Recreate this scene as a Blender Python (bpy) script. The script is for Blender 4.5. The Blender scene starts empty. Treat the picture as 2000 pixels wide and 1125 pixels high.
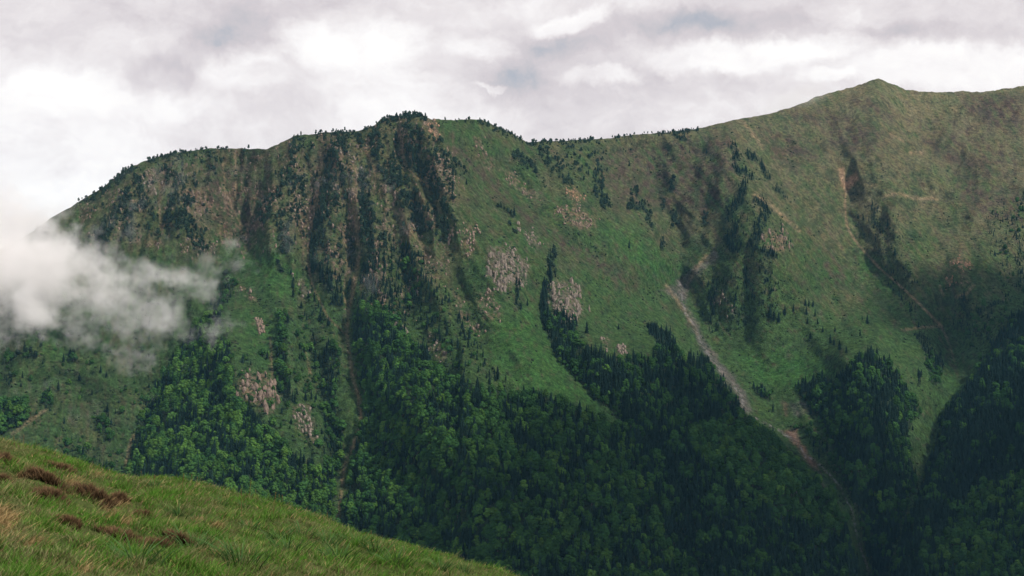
import bpy, math, random
import numpy as np
from mathutils import Vector, Matrix, Euler

# ------------------------------------------------------------------ camera, world, sun
S = bpy.context.scene
C = S.collection
F = 3078.0                       # focal length in pixels of the 2000 px wide photograph
PITCH = math.radians(2.57)
cam_d = bpy.data.cameras.new("camera")
cam_d.sensor_width = 36.0
cam_d.lens = 36.0 * F / 2000.0
cam_d.clip_start = 0.2
cam_d.clip_end = 60000
cam_d.dof.use_dof = True
cam_d.dof.focus_distance = 2400
cam_d.dof.aperture_fstop = 11.0
cam = bpy.data.objects.new("camera", cam_d)
cam.rotation_euler = (math.pi/2 + PITCH, 0, 0)
C.objects.link(cam)
S.camera = cam

SUN_EL, SUN_AZ = math.radians(46), math.radians(120)      # azimuth clockwise from +Y
SUN_DIR = Vector((math.sin(SUN_AZ)*math.cos(SUN_EL), math.cos(SUN_AZ)*math.cos(SUN_EL), math.sin(SUN_EL)))
sl = bpy.data.lights.new("sun", 'SUN')
sl.energy = 4.6
sl.angle = math.radians(3)
sl.color = (1.0, 0.94, 0.84)
so = bpy.data.objects.new("sun", sl)
so.rotation_euler = SUN_DIR.to_track_quat('Z', 'Y').to_euler()
so.location = (0, 0, 2000)
C.objects.link(so)

S.view_settings.view_transform = 'Standard'
S.view_settings.look = 'None'
S.view_settings.gamma = 1
S.view_settings.exposure = 0.0
S.view_settings.use_curve_mapping = False
S.render.engine = 'CYCLES'
S.cycles.max_bounces = 5
S.cycles.diffuse_bounces = 2
S.cycles.volume_bounces = 8
S.cycles.transparent_max_bounces = 8
S.cycles.use_denoising = True
S.cycles.denoising_prefilter = 'ACCURATE'
S.cycles.volume_max_steps = 256

def ray(u, v):
    """unit-less direction through a point of the photograph, scaled to forward distance 1"""
    cx = (np.asarray(u, float) - 1000.0) / F
    cy = (562.5 - np.asarray(v, float)) / F
    dy = math.cos(PITCH) - cy*math.sin(PITCH)
    dz = math.sin(PITCH) + cy*math.cos(PITCH)
    return cx/dy, dz/dy

def N(nt, typ, **kw):
    n = nt.nodes.new(typ)
    for k, v in kw.items():
        setattr(n, k, v)
    return n

def setin(nt, sock, val):
    if isinstance(val, bpy.types.NodeSocket):
        nt.links.new(val, sock)
    else:
        sock.default_value = val

def M(nt, op, a, b=0.0, c=0.0, clamp=False):
    n = nt.nodes.new('ShaderNodeMath'); n.operation = op; n.use_clamp = clamp
    setin(nt, n.inputs[0], a); setin(nt, n.inputs[1], b); setin(nt, n.inputs[2], c)
    return n.outputs[0]

def MR(nt, v, a, b, c=0.0, d=1.0, smooth=False):
    n = nt.nodes.new('ShaderNodeMapRange'); n.clamp = True
    if smooth: n.interpolation_type = 'SMOOTHSTEP'
    for i, x in enumerate((v, a, b, c, d)): setin(nt, n.inputs[i], x)
    return n.outputs[0]

def MIXC(nt, f, a, b, mode='MIX'):
    n = nt.nodes.new('ShaderNodeMix'); n.data_type = 'RGBA'; n.blend_type = mode
    def s(sock, v):
        if isinstance(v, bpy.types.NodeSocket): nt.links.new(v, sock)
        else: sock.default_value = (*v, 1) if hasattr(v, '__len__') and len(v) == 3 else v
    s(n.inputs[0], f); s(n.inputs[6], a); s(n.inputs[7], b)
    return n.outputs[2]

def NOISE(nt, vec, scale, detail=4, rough=0.55, dist=0.0, dim='3D'):
    n = nt.nodes.new('ShaderNodeTexNoise'); n.noise_dimensions = dim
    if vec is not None: nt.links.new(vec, n.inputs['Vector'])
    n.inputs['Scale'].default_value = scale; n.inputs['Detail'].default_value = detail
    n.inputs['Roughness'].default_value = rough; n.inputs['Distortion'].default_value = dist
    return n.outputs[0], n.outputs[1]

# world: Nishita sky seen through gaps of a nearly closed deck of clouds
W = bpy.data.worlds.new("World"); S.world = W; W.use_nodes = True
nt = W.node_tree; nt.nodes.clear()
out = N(nt, 'ShaderNodeOutputWorld')
sky = N(nt, 'ShaderNodeTexSky', sky_type='NISHITA', sun_disc=False)
sky.sun_elevation = SUN_EL; sky.sun_rotation = SUN_AZ
bg1 = N(nt, 'ShaderNodeBackground'); bg1.inputs[1].default_value = 0.12
nt.links.new(sky.outputs[0], bg1.inputs[0])
tc = N(nt, 'ShaderNodeTexCoord')
D0 = tc.outputs['Generated']
warp = N(nt, 'ShaderNodeVectorMath', operation='MULTIPLY_ADD')
_, wc = NOISE(nt, D0, 12.0, 8, 0.62)
nt.links.new(wc, warp.inputs[0]); warp.inputs[1].default_value = (.075, .075, .05); warp.inputs[2].default_value = (0, 0, 0)
wadd = N(nt, 'ShaderNodeVectorMath', operation='ADD'); nt.links.new(D0, wadd.inputs[0]); nt.links.new(warp.outputs[0], wadd.inputs[1])
wsub = N(nt, 'ShaderNodeVectorMath', operation='SUBTRACT'); nt.links.new(wadd.outputs[0], wsub.inputs[0]); wsub.inputs[1].default_value = (.0375, .0375, .025)
WD = wsub.outputs[0]
def blob(u, v, ru, rv, amp, soft=True, src=None):
    x, z = ray(u, v); L = math.sqrt(1 + x*x + z*z)
    mp = N(nt, 'ShaderNodeVectorMath', operation='SUBTRACT'); nt.links.new(src or WD, mp.inputs[0]); mp.inputs[1].default_value = (x/L, 1/L, z/L)
    sc = N(nt, 'ShaderNodeVectorMath', operation='MULTIPLY'); nt.links.new(mp.outputs[0], sc.inputs[0]); sc.inputs[1].default_value = (F/ru, F/max(ru, rv), F/rv)
    ln = N(nt, 'ShaderNodeVectorMath', operation='LENGTH'); nt.links.new(sc.outputs[0], ln.inputs[0])
    return MR(nt, ln.outputs['Value'], 1.0, 0.0 if soft else 0.45, 0.0, amp, True)
st = N(nt, 'ShaderNodeMapping'); nt.links.new(WD, st.inputs[0]); st.inputs['Scale'].default_value = (1, 1, 1.7)
n1, _ = NOISE(nt, st.outputs[0], 7.0, 9, 0.62)
n2, _ = NOISE(nt, st.outputs[0], 21.0, 8, 0.62)
n3_, _ = NOISE(nt, st.outputs[0], 60.0, 6, 0.6)
br = M(nt, 'ADD', M(nt, 'MULTIPLY', M(nt, 'SUBTRACT', n1, 0.5), 0.58), M(nt, 'MULTIPLY', M(nt, 'SUBTRACT', n2, 0.5), 0.38))
br = M(nt, 'ADD', br, M(nt, 'MULTIPLY', M(nt, 'SUBTRACT', n3_, 0.5), 0.12))
br = M(nt, 'ADD', br, 0.715)
CRISP = {(720, 110), (1440, 112), (1120, 38), (1860, 125), (930, 85), (940, 168), (1180, 155), (1620, 150), (1600, 85), (530, 120), (640, 95), (800, 75), (500, 160), (130, 180), (300, 150)}
BLOBS = [  # position and radius in the photograph, brightness
 (100, 330, 480, 360, .20), (820, 250, 700, 90, .05), (720, 115, 185, 105, .20), (640, 95, 95, 55, .10), (800, 75, 85, 55, .10), (500, 160, 110, 45, .10), (130, 180, 160, 60, .10), (760, 200, 260, 90, .06), (330, 205, 120, 60, .05),
 (1120, 38, 110, 30, .16), (1440, 112, 230, 45, .17), (1180, 155, 120, 25, .12), (1600, 85, 160, 32, .10), (1860, 125, 260, 60, .15), (1620, 150, 90, 22, .12),
 (930, 85, 90, 38, .10), (940, 168, 45, 9, .13), (530, 120, 70, 28, .06),
 (360, 50, 330, 90, -.05), (500, 75, 170, 50, -.075), (300, 150, 120, 42, -.085), (60, 90, 150, 40, -.05), (1090, 95, 190, 45, -.10), (975, 150, 150, 55, -.13), (1350, 45, 320, 38, -.12), (1780, 60, 300, 40, -.12), (1200, 5, 700, 24, .03), (1450, 170, 260, 40, -.03), (1250, 225, 400, 60, .03), (240, 90, 180, 60, .05)]
for (u, v, ru, rv, a) in BLOBS:
    br = M(nt, 'ADD', br, blob(u, v, ru, rv, a*1.25, (u, v) not in CRISP))
sep = N(nt, 'ShaderNodeSeparateXYZ'); nt.links.new(D0, sep.inputs[0])
# outside the frame the deck goes on, a little greyer overhead where it is thicker
up = MR(nt, sep.outputs[2], 0.25, 0.8, 0.0, 1.0, True)
br = M(nt, 'MULTIPLY', br, MR(nt, up, 0, 1, 1.0, 0.66))
ccol = N(nt, 'ShaderNodeValToRGB')
cr = ccol.color_ramp
cr.elements[0].position = 0.30; cr.elements[0].color = (.27, .30, .36, 1)
cr.elements[1].position = 1.0; cr.elements[1].color = (1.0, .975, .95, 1)
for p, c in ((.5, (.485, .47, .50)), (.62, (.62, .565, .585)), (.76, (.77, .72, .725)), (.88, (.90, .865, .86))):
    e = cr.elements.new(p); e.color = (*c, 1)
nt.links.new(br, ccol.inputs[0])
bg2 = N(nt, 'ShaderNodeBackground'); nt.links.new(ccol.outputs[0], bg2.inputs[0]); bg2.inputs[1].default_value = 1.12
cover = MR(nt, br, 0.34, 0.56, 0.55, 1.0)
mx = N(nt, 'ShaderNodeMixShader'); nt.links.new(cover, mx.inputs[0]); nt.links.new(bg1.outputs[0], mx.inputs[1]); nt.links.new(bg2.outputs[0], mx.inputs[2])
nt.links.new(mx.outputs[0], out.inputs[0])

# ------------------------------------------------------------------ numeric helpers
R = random.Random(7)
rng = np.random.default_rng(11)

def _hash(ix, iy, seed):
    h = (ix.astype(np.int64)*374761393 + iy.astype(np.int64)*668265263 + seed*1274126177) & 0xffffffff
    h = ((h ^ (h >> 13)) * 1274126177) & 0xffffffff
    return (h ^ (h >> 16)) & 0xffffffff

def perlin(x, y, seed=0):
    x = np.asarray(x, float); y = np.asarray(y, float)
    ix = np.floor(x); iy = np.floor(y); fx = x-ix; fy = y-iy
    ux = fx*fx*fx*(fx*(fx*6-15)+10); uy = fy*fy*fy*(fy*(fy*6-15)+10)
    def g(i, j):
        a = _hash(ix+i, iy+j, seed) * (2*math.pi/4294967296.0)
        return np.cos(a)*(fx-i) + np.sin(a)*(fy-j)
    a = g(0, 0)*(1-ux)+g(1, 0)*ux; b = g(0, 1)*(1-ux)+g(1, 1)*ux
    return (a*(1-uy)+b*uy)*1.5

def fbm(x, y, o=4, seed=0, gain=.5):
    s = 0; a = 1; t = 0
    for k in range(o):
        s = s + a*perlin(x*2**k, y*2**k, seed+k*17); t += a; a *= gain
    return s/t

def ridged(x, y, o=4, seed=0, gain=.5):
    s = 0; a = 1; t = 0
    for k in range(o):
        s = s + a*(1-2*np.abs(perlin(x*2**k, y*2**k, seed+k*13))); t += a; a *= gain
    return s/t

def sstep(x, a, b):
    t = np.clip((x-a)/(b-a), 0, 1); return t*t*(3-2*t)

def pdist(U, V, P, pad=None):
    """distance to a polyline"""
    P = np.asarray(P, float); d = np.full(U.shape, 1e9)
    if len(P) == 1: return np.hypot(U-P[0, 0], V-P[0, 1])
    for (ax, ay), (bx, by) in zip(P[:-1], P[1:]):
        dx, dy = bx-ax, by-ay
        t = np.clip(((U-ax)*dx+(V-ay)*dy)/(dx*dx+dy*dy+1e-9), 0, 1)
        d = np.minimum(d, np.hypot(U-ax-t*dx, V-ay-t*dy))
    return d

def inside(U, V, P):
    """signed distance to a polygon, positive inside"""
    P = np.asarray(P, float); c = np.zeros(U.shape, bool)
    for (x1, y1), (x2, y2) in zip(P, np.roll(P, -1, 0)):
        if y1 == y2: continue
        m = ((y1 > V) != (y2 > V)) & (U < (x2-x1)*(V-y1)/(y2-y1)+x1)
        c ^= m
    d = pdist(U, V, np.vstack([P, P[:1]]))
    return np.where(c, d, -d)

def stroke(U, V, P, w, soft=.6):
    """1 on the line, fading to 0 at w*(1+soft)"""
    P = np.asarray(P, float); m = w*3+5
    o = np.zeros(U.shape)
    k = (U > P[:, 0].min()-m) & (U < P[:, 0].max()+m) & (V > P[:, 1].min()-m) & (V < P[:, 1].max()+m)
    if k.any():
        d = pdist(U[k], V[k], P); o[k] = 1-sstep(d, w*(1-soft), w*(1+soft))
    return o

def area(U, V, P, soft=8):
    P = np.asarray(P, float); m = soft*2
    o = np.zeros(U.shape)
    k = (U > P[:, 0].min()-m) & (U < P[:, 0].max()+m) & (V > P[:, 1].min()-m) & (V < P[:, 1].max()+m)
    if k.any(): o[k] = sstep(inside(U[k], V[k], P), -soft, soft)
    return o

def tps(pts):
    P = np.asarray(pts, float); n = len(P); X = P[:, :2]/1000; d = P[:, 2]
    def phi(r2): return np.where(r2 > 0, r2*np.log(r2+1e-12), 0)
    K = phi(((X[:, None]-X[None])**2).sum(-1)) + np.eye(n)*2e-3
    A = np.zeros((n+3, n+3)); A[:n, :n] = K; A[:n, n] = 1; A[:n, n+1:] = X; A[n, :n] = 1; A[n+1:, :n] = X.T
    w = np.linalg.solve(A, np.concatenate([d, [0, 0, 0]]))
    def f(U, V):
        u = U/1000; v = V/1000; o = w[n]+w[n+1]*u+w[n+2]*v
        for i in range(n): o = o + w[i]*phi((u-X[i, 0])**2+(v-X[i, 1])**2)
        return o
    return f

# ------------------------------------------------------------------ what the mountains look like, traced over the photograph
RIDGE = [(-420, 640), (-200, 560), (-60, 512), (0, 488), (60, 455), (100, 425), (140, 403), (165, 387), (200, 367), (225, 346), (250, 328), (290, 312), (330, 300),
 (380, 293), (420, 289), (460, 290), (520, 291), (545, 281), (580, 263), (605, 263), (640, 258), (700, 256), (732, 244), (745, 232), (780, 226), (812, 221), (830, 228),
 (846, 233), (880, 234), (920, 233), (942, 234), (975, 249), (1010, 267), (1030, 278), (1050, 276), (1100, 275), (1140, 272), (1180, 271), (1230, 264), (1280, 260),
 (1330, 255), (1370, 250), (1400, 242), (1450, 231), (1500, 223), (1560, 205), (1590, 191), (1620, 181), (1660, 172), (1690, 161), (1715, 153), (1740, 163),
 (1770, 175), (1800, 179), (1840, 180), (1880, 178), (1920, 180), (1950, 175), (2000, 168), (2100, 150), (2250, 175), (2420, 230)]
DEPTH = [(-400, 640, 2450), (0, 488, 2500), (140, 403, 2560), (250, 328, 2620), (420, 289, 2680), (600, 262, 2700), (740, 235, 2690), (830, 222, 2680), (940, 234, 2780), (1030, 278, 2960),
 (1180, 271, 3180), (1300, 257, 3300), (1450, 231, 3480), (1600, 185, 3720), (1715, 153, 3860), (1850, 180, 3900), (2000, 168, 3950), (2400, 220, 3900),
 (100, 600, 2330), (0, 700, 2210), (100, 800, 2080), (0, 860, 1990), (240, 900, 2020), (330, 700, 2270), (-400, 900, 1950), (-400, 1400, 1500),
 (300, 480, 2430), (450, 480, 2470), (450, 700, 2150), (400, 880, 1930), (600, 480, 2440), (600, 700, 2180), (660, 900, 1990), (600, 1100, 1720), (200, 1200, 1650),
 (750, 480, 2430), (780, 650, 2210), (800, 800, 2020), (850, 1000, 1790), (850, 1125, 1680), (950, 420, 2520), (1000, 560, 2360), (1000, 700, 2180), (1050, 850, 1990), (1100, 1125, 1690),
 (1100, 450, 2640), (1150, 600, 2450), (1200, 700, 2330), (1250, 850, 2120), (1300, 1000, 1910), (1400, 1125, 1800),
 (1200, 400, 2960), (1250, 520, 2780), (1330, 560, 2850), (1300, 420, 3050), (1400, 400, 3120), (1480, 400, 3060), (1520, 520, 2880), (1400, 560, 2860), (1380, 690, 2700), (1450, 780, 2560), (1560, 860, 2430), (1640, 980, 2270), (1690, 1125, 2130),
 (1600, 400, 3300), (1650, 330, 3480), (1715, 400, 3380), (1600, 600, 2950), (1560, 710, 2760), (1680, 700, 2680), (1700, 860, 2400), (1720, 1000, 2210),
 (1800, 300, 3600), (1850, 450, 3320), (1800, 600, 2980), (1860, 680, 2830), (1850, 780, 2660), (1830, 900, 2480), (1950, 400, 3450), (1990, 550, 3150), (1900, 560, 3060),
 (2000, 700, 2800), (2000, 900, 2430), (1950, 1125, 2100), (2300, 600, 3000), (2400, 1000, 2300), (1000, 1450, 1350), (2000, 1450, 1650), (1500, 1450, 1500)]

STREAM = [(1327, 548), (1332, 581), (1339, 610), (1360, 642), (1375, 677), (1385, 695), (1410, 727), (1431, 748), (1449, 773), (1453, 802), (1480, 820), (1506, 832), (1531, 846), (1560, 869), (1572, 888), (1600, 906), (1637, 944), (1666, 1000), (1674, 1050), (1696, 1112), (1706, 1200)]
PATHLINE = [(1652, 368), (1650, 402), (1654, 439), (1665, 462), (1678, 480), (1715, 521), (1748, 549), (1787, 585), (1815, 613), (1838, 636), (1855, 674), (1864, 705)]
# scree gullies of the near face, pale and bare
GULLIES = [([(625, 285), (628, 322), (623, 365), (611, 415), (604, 457), (600, 518), (612, 560), (640, 620), (672, 650)], 2.2),
 ([(717, 266), (717, 301), (742, 351), (760, 400), (799, 443), (820, 475), (838, 510)], 3),
 ([(694, 330), (694, 411), (696, 457), (701, 500), (689, 571), (681, 606), (677, 652), (689, 738), (702, 780), (706, 826), (690, 870), (671, 915), (668, 951), (661, 1010)], 4),
 ([(779, 250), (790, 322), (812, 345), (838, 366)], 2.5), ([(677, 470), (677, 520), (671, 575), (680, 606)], 2),
 ([(318, 350), (310, 399), (316, 449)], 3), ([(459, 300), (462, 350), (458, 400)], 2.5), ([(436, 320), (440, 372), (470, 440)], 2), ([(385, 310), (372, 350), (362, 385)], 2),
 ([(500, 380), (492, 420), (478, 460)], 2), ([(528, 660), (530, 700), (533, 740)], 3), ([(598, 690), (606, 730)], 2.5)]
PATHS2 = [([(1727, 383), (1756, 378), (1785, 387), (1830, 389)], 3), ([(1778, 300), (1800, 298)], 4), ([(1696, 362), (1712, 362)], 2.5), ([(1740, 262), (1765, 276)], 3), ([(1901, 557), (1887, 574), (1868, 580)], 3.2),
 ([(1836, 560), (1843, 577)], 2), ([(1450, 237), (1470, 262), (1490, 290)], 3), ([(1476, 380), (1505, 400), (1560, 450)], 4), ([(1380, 500), (1362, 520), (1348, 545)], 3), ([(1300, 556), (1318, 580), (1345, 620), (1366, 660)], 3),
 ([(246, 915), (250, 880), (262, 850)], 3), ([(25, 848), (60, 820), (90, 800)], 3), ([(1760, 645), (1800, 640), (1838, 637)], 2)]
# ribs that stand proud (negative: towards the viewer) and troughs
RIBS = [([(856, 236), (900, 330), (925, 420), (960, 520), (990, 620), (1040, 760), (1100, 900)], 60, -22), ([(650, 262), (655, 330), (645, 420), (640, 520), (660, 600)], 28, -26),
 ([(583, 265), (560, 340), (530, 420), (555, 500)], 30, -26), ([(735, 245), (730, 300), (770, 370), (800, 440), (840, 520), (860, 600), (900, 700), (950, 790)], 26, -28),
 ([(815, 222), (830, 300), (880, 370), (885, 420)], 34, -30), ([(703, 336), (712, 430), (735, 520), (730, 620), (760, 720), (850, 860)], 34, -30),
 ([(255, 330), (230, 420), (185, 470)], 26, -25), ([(345, 300), (330, 380), (360, 430), (395, 480)], 30, -26), ([(440, 640), (455, 700), (480, 760), (530, 830), (600, 900)], 34, -30),
 ([(545, 560), (560, 640), (580, 740), (600, 860)], 24, -16), ([(1030, 278), (1090, 330), (1150, 400), (1250, 490), (1330, 540)], 40, -30), ([(1240, 270), (1240, 380), (1275, 450)], 26, -24),
 ([(1440, 240), (1435, 320), (1470, 400), (1490, 470), (1450, 560), (1480, 620), (1500, 650)], 44, -25), ([(1020, 440), (1060, 500), (1110, 590), (1160, 680), (1240, 760)], 36, -30),
 ([(1700, 170), (1690, 300), (1740, 420), (1760, 520), (1800, 640), (1815, 740)], 42, -40), ([(1860, 200), (1880, 330), (1930, 460), (1880, 540)], 50, -40), ([(1560, 230), (1590, 330), (1610, 430)], 36, -24),
 ([(1540, 560), (1600, 620), (1660, 690)], 34, -20), ([(1290, 650), (1350, 720), (1420, 820), (1530, 950)], 46, -50), ([(1700, 690), (1710, 780), (1700, 880), (1690, 980)], 50, -46),
 ([(820, 800), (900, 900), (950, 1010)], 50, -26), ([(1150, 830), (1200, 930), (1260, 1040)], 50, -30), ([(1980, 600), (2050, 700)], 60, -30)]
RIBS += [([(1480, 378), (1530, 420), (1570, 455), (1620, 530), (1680, 600)], 13, -12), ([(1430, 250), (1420, 330), (1400, 400), (1385, 470), (1350, 540)], 12, -11), ([(1200, 280), (1230, 350), (1260, 420), (1290, 500)], 12, -9), ([(1745, 430), (1760, 520), (1795, 610)], 13, -12),
 ([(1700, 290), (1790, 325), (1880, 400), (1980, 480)], 13, -12), ([(1640, 250), (1600, 330), (1590, 420)], 12, -10), ([(1830, 240), (1900, 300), (2000, 360)], 13, -12), ([(1900, 430), (1930, 500), (1905, 560)], 12, -10), ([(1530, 560), (1560, 620), (1600, 680)], 11, -9),
 ([(1100, 300), (1160, 370), (1200, 420)], 11, -9), ([(940, 250), (1000, 330), (1080, 420), (1190, 500)], 11, -8), ([(300, 330), (280, 400), (310, 460)], 11, -11), ([(420, 310), (440, 400), (470, 450)], 10, -9), ([(685, 270), (690, 360), (700, 440)], 10, -10), ([(760, 260), (800, 360), (840, 440)], 10, -10),
 ([(60, 640), (90, 720), (140, 800)], 16, -8), ([(200, 700), (210, 780), (200, 860)], 14, -8)]
TROUGHS = [(g, w*5+6, 14) for g, w in GULLIES] + [([(1455, 245), (1480, 300), (1510, 345), (1560, 400)], 11, 12), ([(1543, 290), (1532, 330), (1520, 370)], 8, 8), ([(1360, 300), (1330, 400), (1325, 500)], 12, 12), ([(1290, 290), (1270, 360), (1300, 440)], 10, 9), ([(1800, 400), (1830, 480), (1840, 580)], 12, 12), ([(1960, 440), (1900, 540), (1872, 590), (1852, 650)], 13, 8), ([(1690, 330), (1720, 420), (1740, 500)], 10, 9), ([(1780, 210), (1830, 300), (1900, 350)], 12, 10), ([(1620, 560), (1650, 640), (1670, 690)], 10, 8), ([(1020, 290), (1080, 370), (1140, 430)], 9, 8), ([(120, 640), (140, 730), (180, 830)], 14, 9), (STREAM, 22, 20), (PATHLINE, 20, 22), ([(240, 930), (280, 820), (330, 700), (400, 600), (420, 520)], 26, 26),
 ([(980, 330), (1060, 430), (1180, 520), (1290, 600), (1340, 640)], 24, 14), ([(1066, 560), (1062, 640), (1090, 720), (1160, 790), (1220, 840)], 20, 22), ([(1240, 300), (1300, 420), (1325, 540)], 26, 34),
 ([(1400, 400), (1370, 500), (1335, 560)], 24, 12), ([(1850, 640), (1855, 740), (1830, 850), (1790, 940), (1740, 1040), (1700, 1125)], 26, 26), ([(1530, 290), (1560, 400), (1620, 480), (1740, 600)], 30, 24), ([(500, 300), (475, 400), (450, 470)], 26, 26), ([(560, 540), (600, 640), (640, 760), (655, 900)], 22, 20), ([(880, 560), (930, 640), (1000, 720)], 20, 10)]

MACRO = [([(1240, 300), (1300, 430), (1332, 560), (1400, 720), (1500, 830)], 75, 42), ([(1440, 240), (1450, 330), (1490, 440), (1530, 560), (1590, 680)], 85, -48), ([(1545, 280), (1600, 400), (1700, 530), (1790, 640), (1840, 760)], 70, 42), ([(1700, 170), (1730, 300), (1780, 420), (1860, 540)], 80, -46),
 ([(1860, 250), (1880, 380), (1900, 520), (1860, 650)], 60, 36), ([(1960, 200), (1990, 400), (1985, 560)], 70, -40), ([(1030, 290), (1130, 400), (1230, 500)], 60, -34), ([(920, 300), (1010, 420), (1100, 520)], 60, 26), ([(856, 240), (900, 380), (960, 520), (1010, 660)], 60, -34),
 ([(560, 300), (600, 420), (640, 560)], 45, 26), ([(460, 310), (470, 430), (440, 520)], 55, 34), ([(1320, 760), (1420, 920), (1500, 1100)], 80, -50), ([(1180, 850), (1260, 980), (1330, 1120)], 70, 44), ([(900, 830), (980, 960), (1040, 1100)], 90, -50), ([(1690, 720), (1700, 850), (1690, 980)], 60, -40)]
RIGHT_WOOD = [(2003, 604), (1975, 619), (1950, 652), (1925, 695), (1904, 738), (1876, 773), (1844, 802), (1837, 841), (1819, 887), (1806, 937), (1780, 1000), (1752, 1070), (1735, 1140), (1700, 1500), (2600, 1500), (2600, 450)]
SPUR_EDGE = [(1279, 650), (1300, 662), (1321, 677), (1345, 704), (1385, 705), (1403, 738), (1424, 759), (1442, 782), (1462, 812), (1490, 838), (1513, 855), (1563, 897), (1602, 926), (1631, 958), (1660, 1012), (1690, 1125), (1700, 1500)]

SMOOTH = [[(880, 250), (960, 330), (1080, 420), (1200, 480), (1320, 560), (1420, 700), (1380, 700), (1250, 650), (1150, 640), (1100, 520), (980, 420), (900, 360)], [(960, 600), (1050, 560), (1110, 730), (1210, 830), (1100, 790), (1000, 770)],
 [(1440, 640), (1640, 650), (1680, 700), (1560, 760), (1480, 770)], [(1600, 160), (1740, 150), (1860, 180), (1840, 260), (1640, 230)], [(380, 470), (560, 480), (590, 600), (480, 740), (400, 600)], [(1740, 560), (1900, 600), (1900, 720), (1840, 790), (1790, 700)]]
CRAG = [(120, 410), (250, 325), (420, 290), (600, 255), (840, 222), (900, 330), (900, 440), (870, 560), (760, 660), (640, 560), (540, 500), (420, 500), (300, 490), (180, 480)]
_tps = tps(DEPTH)
_rx = [p[0] for p in RIDGE]; _ry = [p[1] for p in RIDGE]
def ridge_v(U): return np.interp(U, _rx, _ry)

def depth(U, V):
    D = _tps(U, V)
    wU = U + 14*fbm(U/60, V/60, 3, 5); wV = V + 14*fbm(U/60, V/60, 3, 9)
    topf = sstep(V-ridge_v(U), 0, 30)
    for P, w, a in RIBS: D = D + 1.25*a*stroke(wU, wV, P, w, .95)*(.3+.7*topf)
    for P, w, a in TROUGHS: D = D + 1.3*a*stroke(wU, wV, P, w, .95)*topf
    for P, w, a in MACRO: D = D + a*stroke(wU, wV, P, w, .98)*(.25+.75*topf)
    # relief that runs down the fall line: three directions blended over the face
    c, s = math.cos(math.radians(52)), math.sin(math.radians(52))
    wa = sstep(U, 980, 830)*1.0; wc = sstep(U, 1640, 1760)
    wb = np.clip(1-wa-wc, 0, 1)
    FU = 600+(U-600)/(1+np.clip(V-250, -60, 700)/750)
    r1 = ridged(FU/36, V/230, 5, 21)
    r2 = ridged((U*s-V*c)/46, (U*c+V*s)/230, 5, 22)
    r3 = ridged((U*s+V*c*.6)/50, (V*s-U*c*.5)/220, 5, 23)
    rel = wa*r1*22+wb*r2*19+wc*r3*27
    smooth = np.zeros(U.shape)
    for P in SMOOTH: smooth = np.maximum(smooth, area(wU, wV, P, 30))
    crag = area(wU, wV, CRAG, 30)
    D = D - rel*topf*(1-.72*smooth)*(1+.35*crag) - 6*fbm(U/17, V/17, 4, 31)*topf*(1-.6*smooth)
    D = D - crag*topf*7*ridged(U/15+V/90, V/44, 4, 33) - (1-smooth)*topf*3.2*ridged(U/9, V/20, 3, 37)
    # the wooded spurs that stand in front
    sd = inside(U, V, RIGHT_WOOD)
    D = D - 90*sstep(sd+8*fbm(U/20, V/20, 3, 191), -8, 22)*np.clip(1-np.clip(sd, 0, 400)/1600, 0, 1)
    side = sstep(V, 640, 700)
    dx = pdist(U, V, SPUR_EDGE)
    left = inside(U, V, [(900, 1500), (900, 640)] + SPUR_EDGE) > 0
    D = D - np.where(left, 190*sstep(dx, 0, 12)*np.exp(-dx/240)*sstep(dx+V-640, 0, 60), 0)*side
    return D

# ground grid
NU, NV = 1000, 470
ug = np.linspace(-400, 2400, NU)
VB = 1440.0
sg = np.linspace(0, 1, NV)
UU, SS = np.meshgrid(ug, sg)
rv = ridge_v(ug) + 2.2*fbm(ug/16, ug*0, 3, 3)*1.2 + 0.9*fbm(ug/5, ug*0+4, 2, 8)
VV = rv[None, :] + (VB-rv[None, :])*(SS*.72+.28*SS**2)
DD = depth(UU, VV)
RX, RZ = ray(UU, VV)
def no_overhang(D, lim=.42):
    """going up the slope the ground must recede: bulges become steep steps, never overhangs"""
    for j in range(NV-2, -1, -1):
        dz = np.abs(RZ[j]-RZ[j+1])*D[j+1]
        D[j] = np.maximum(D[j], D[j+1]+lim*dz)
    return D
DD = no_overhang(DD)
for _ in range(1):
    DD[:, 1:-1] = .25*DD[:, :-2]+.5*DD[:, 1:-1]+.25*DD[:, 2:]
    DD[1:-1] = .25*DD[:-2]+.5*DD[1:-1]+.25*DD[2:]
PX, PY, PZ = RX*DD, DD, RZ*DD

def surf(u, v):
    """point of the mountainside seen at (u, v)"""
    u = np.clip(np.asarray(u, float), ug[0]+1, ug[-1]-1)
    fu = (u-ug[0])/(ug[1]-ug[0]); i = np.floor(fu).astype(int); t = fu-i
    r = rv[i]*(1-t)+rv[i+1]*t
    q = np.clip((np.asarray(v, float)-r)/(VB-r), 0, .9999)
    s = (-.72+np.sqrt(.72**2+4*.28*q))/(2*.28)
    fs = s*(NV-1); j = np.clip(np.floor(fs).astype(int), 0, NV-2); w = fs-j
    d = (DD[j, i]*(1-t)*(1-w)+DD[j, i+1]*t*(1-w)+DD[j+1, i]*(1-t)*w+DD[j+1, i+1]*t*w)
    vv = r+(VB-r)*q
    x, z = ray(u, vv)
    return np.stack([x*d, d, z*d], -1)

# ---- where woods, rock, scree and heath are

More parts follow.
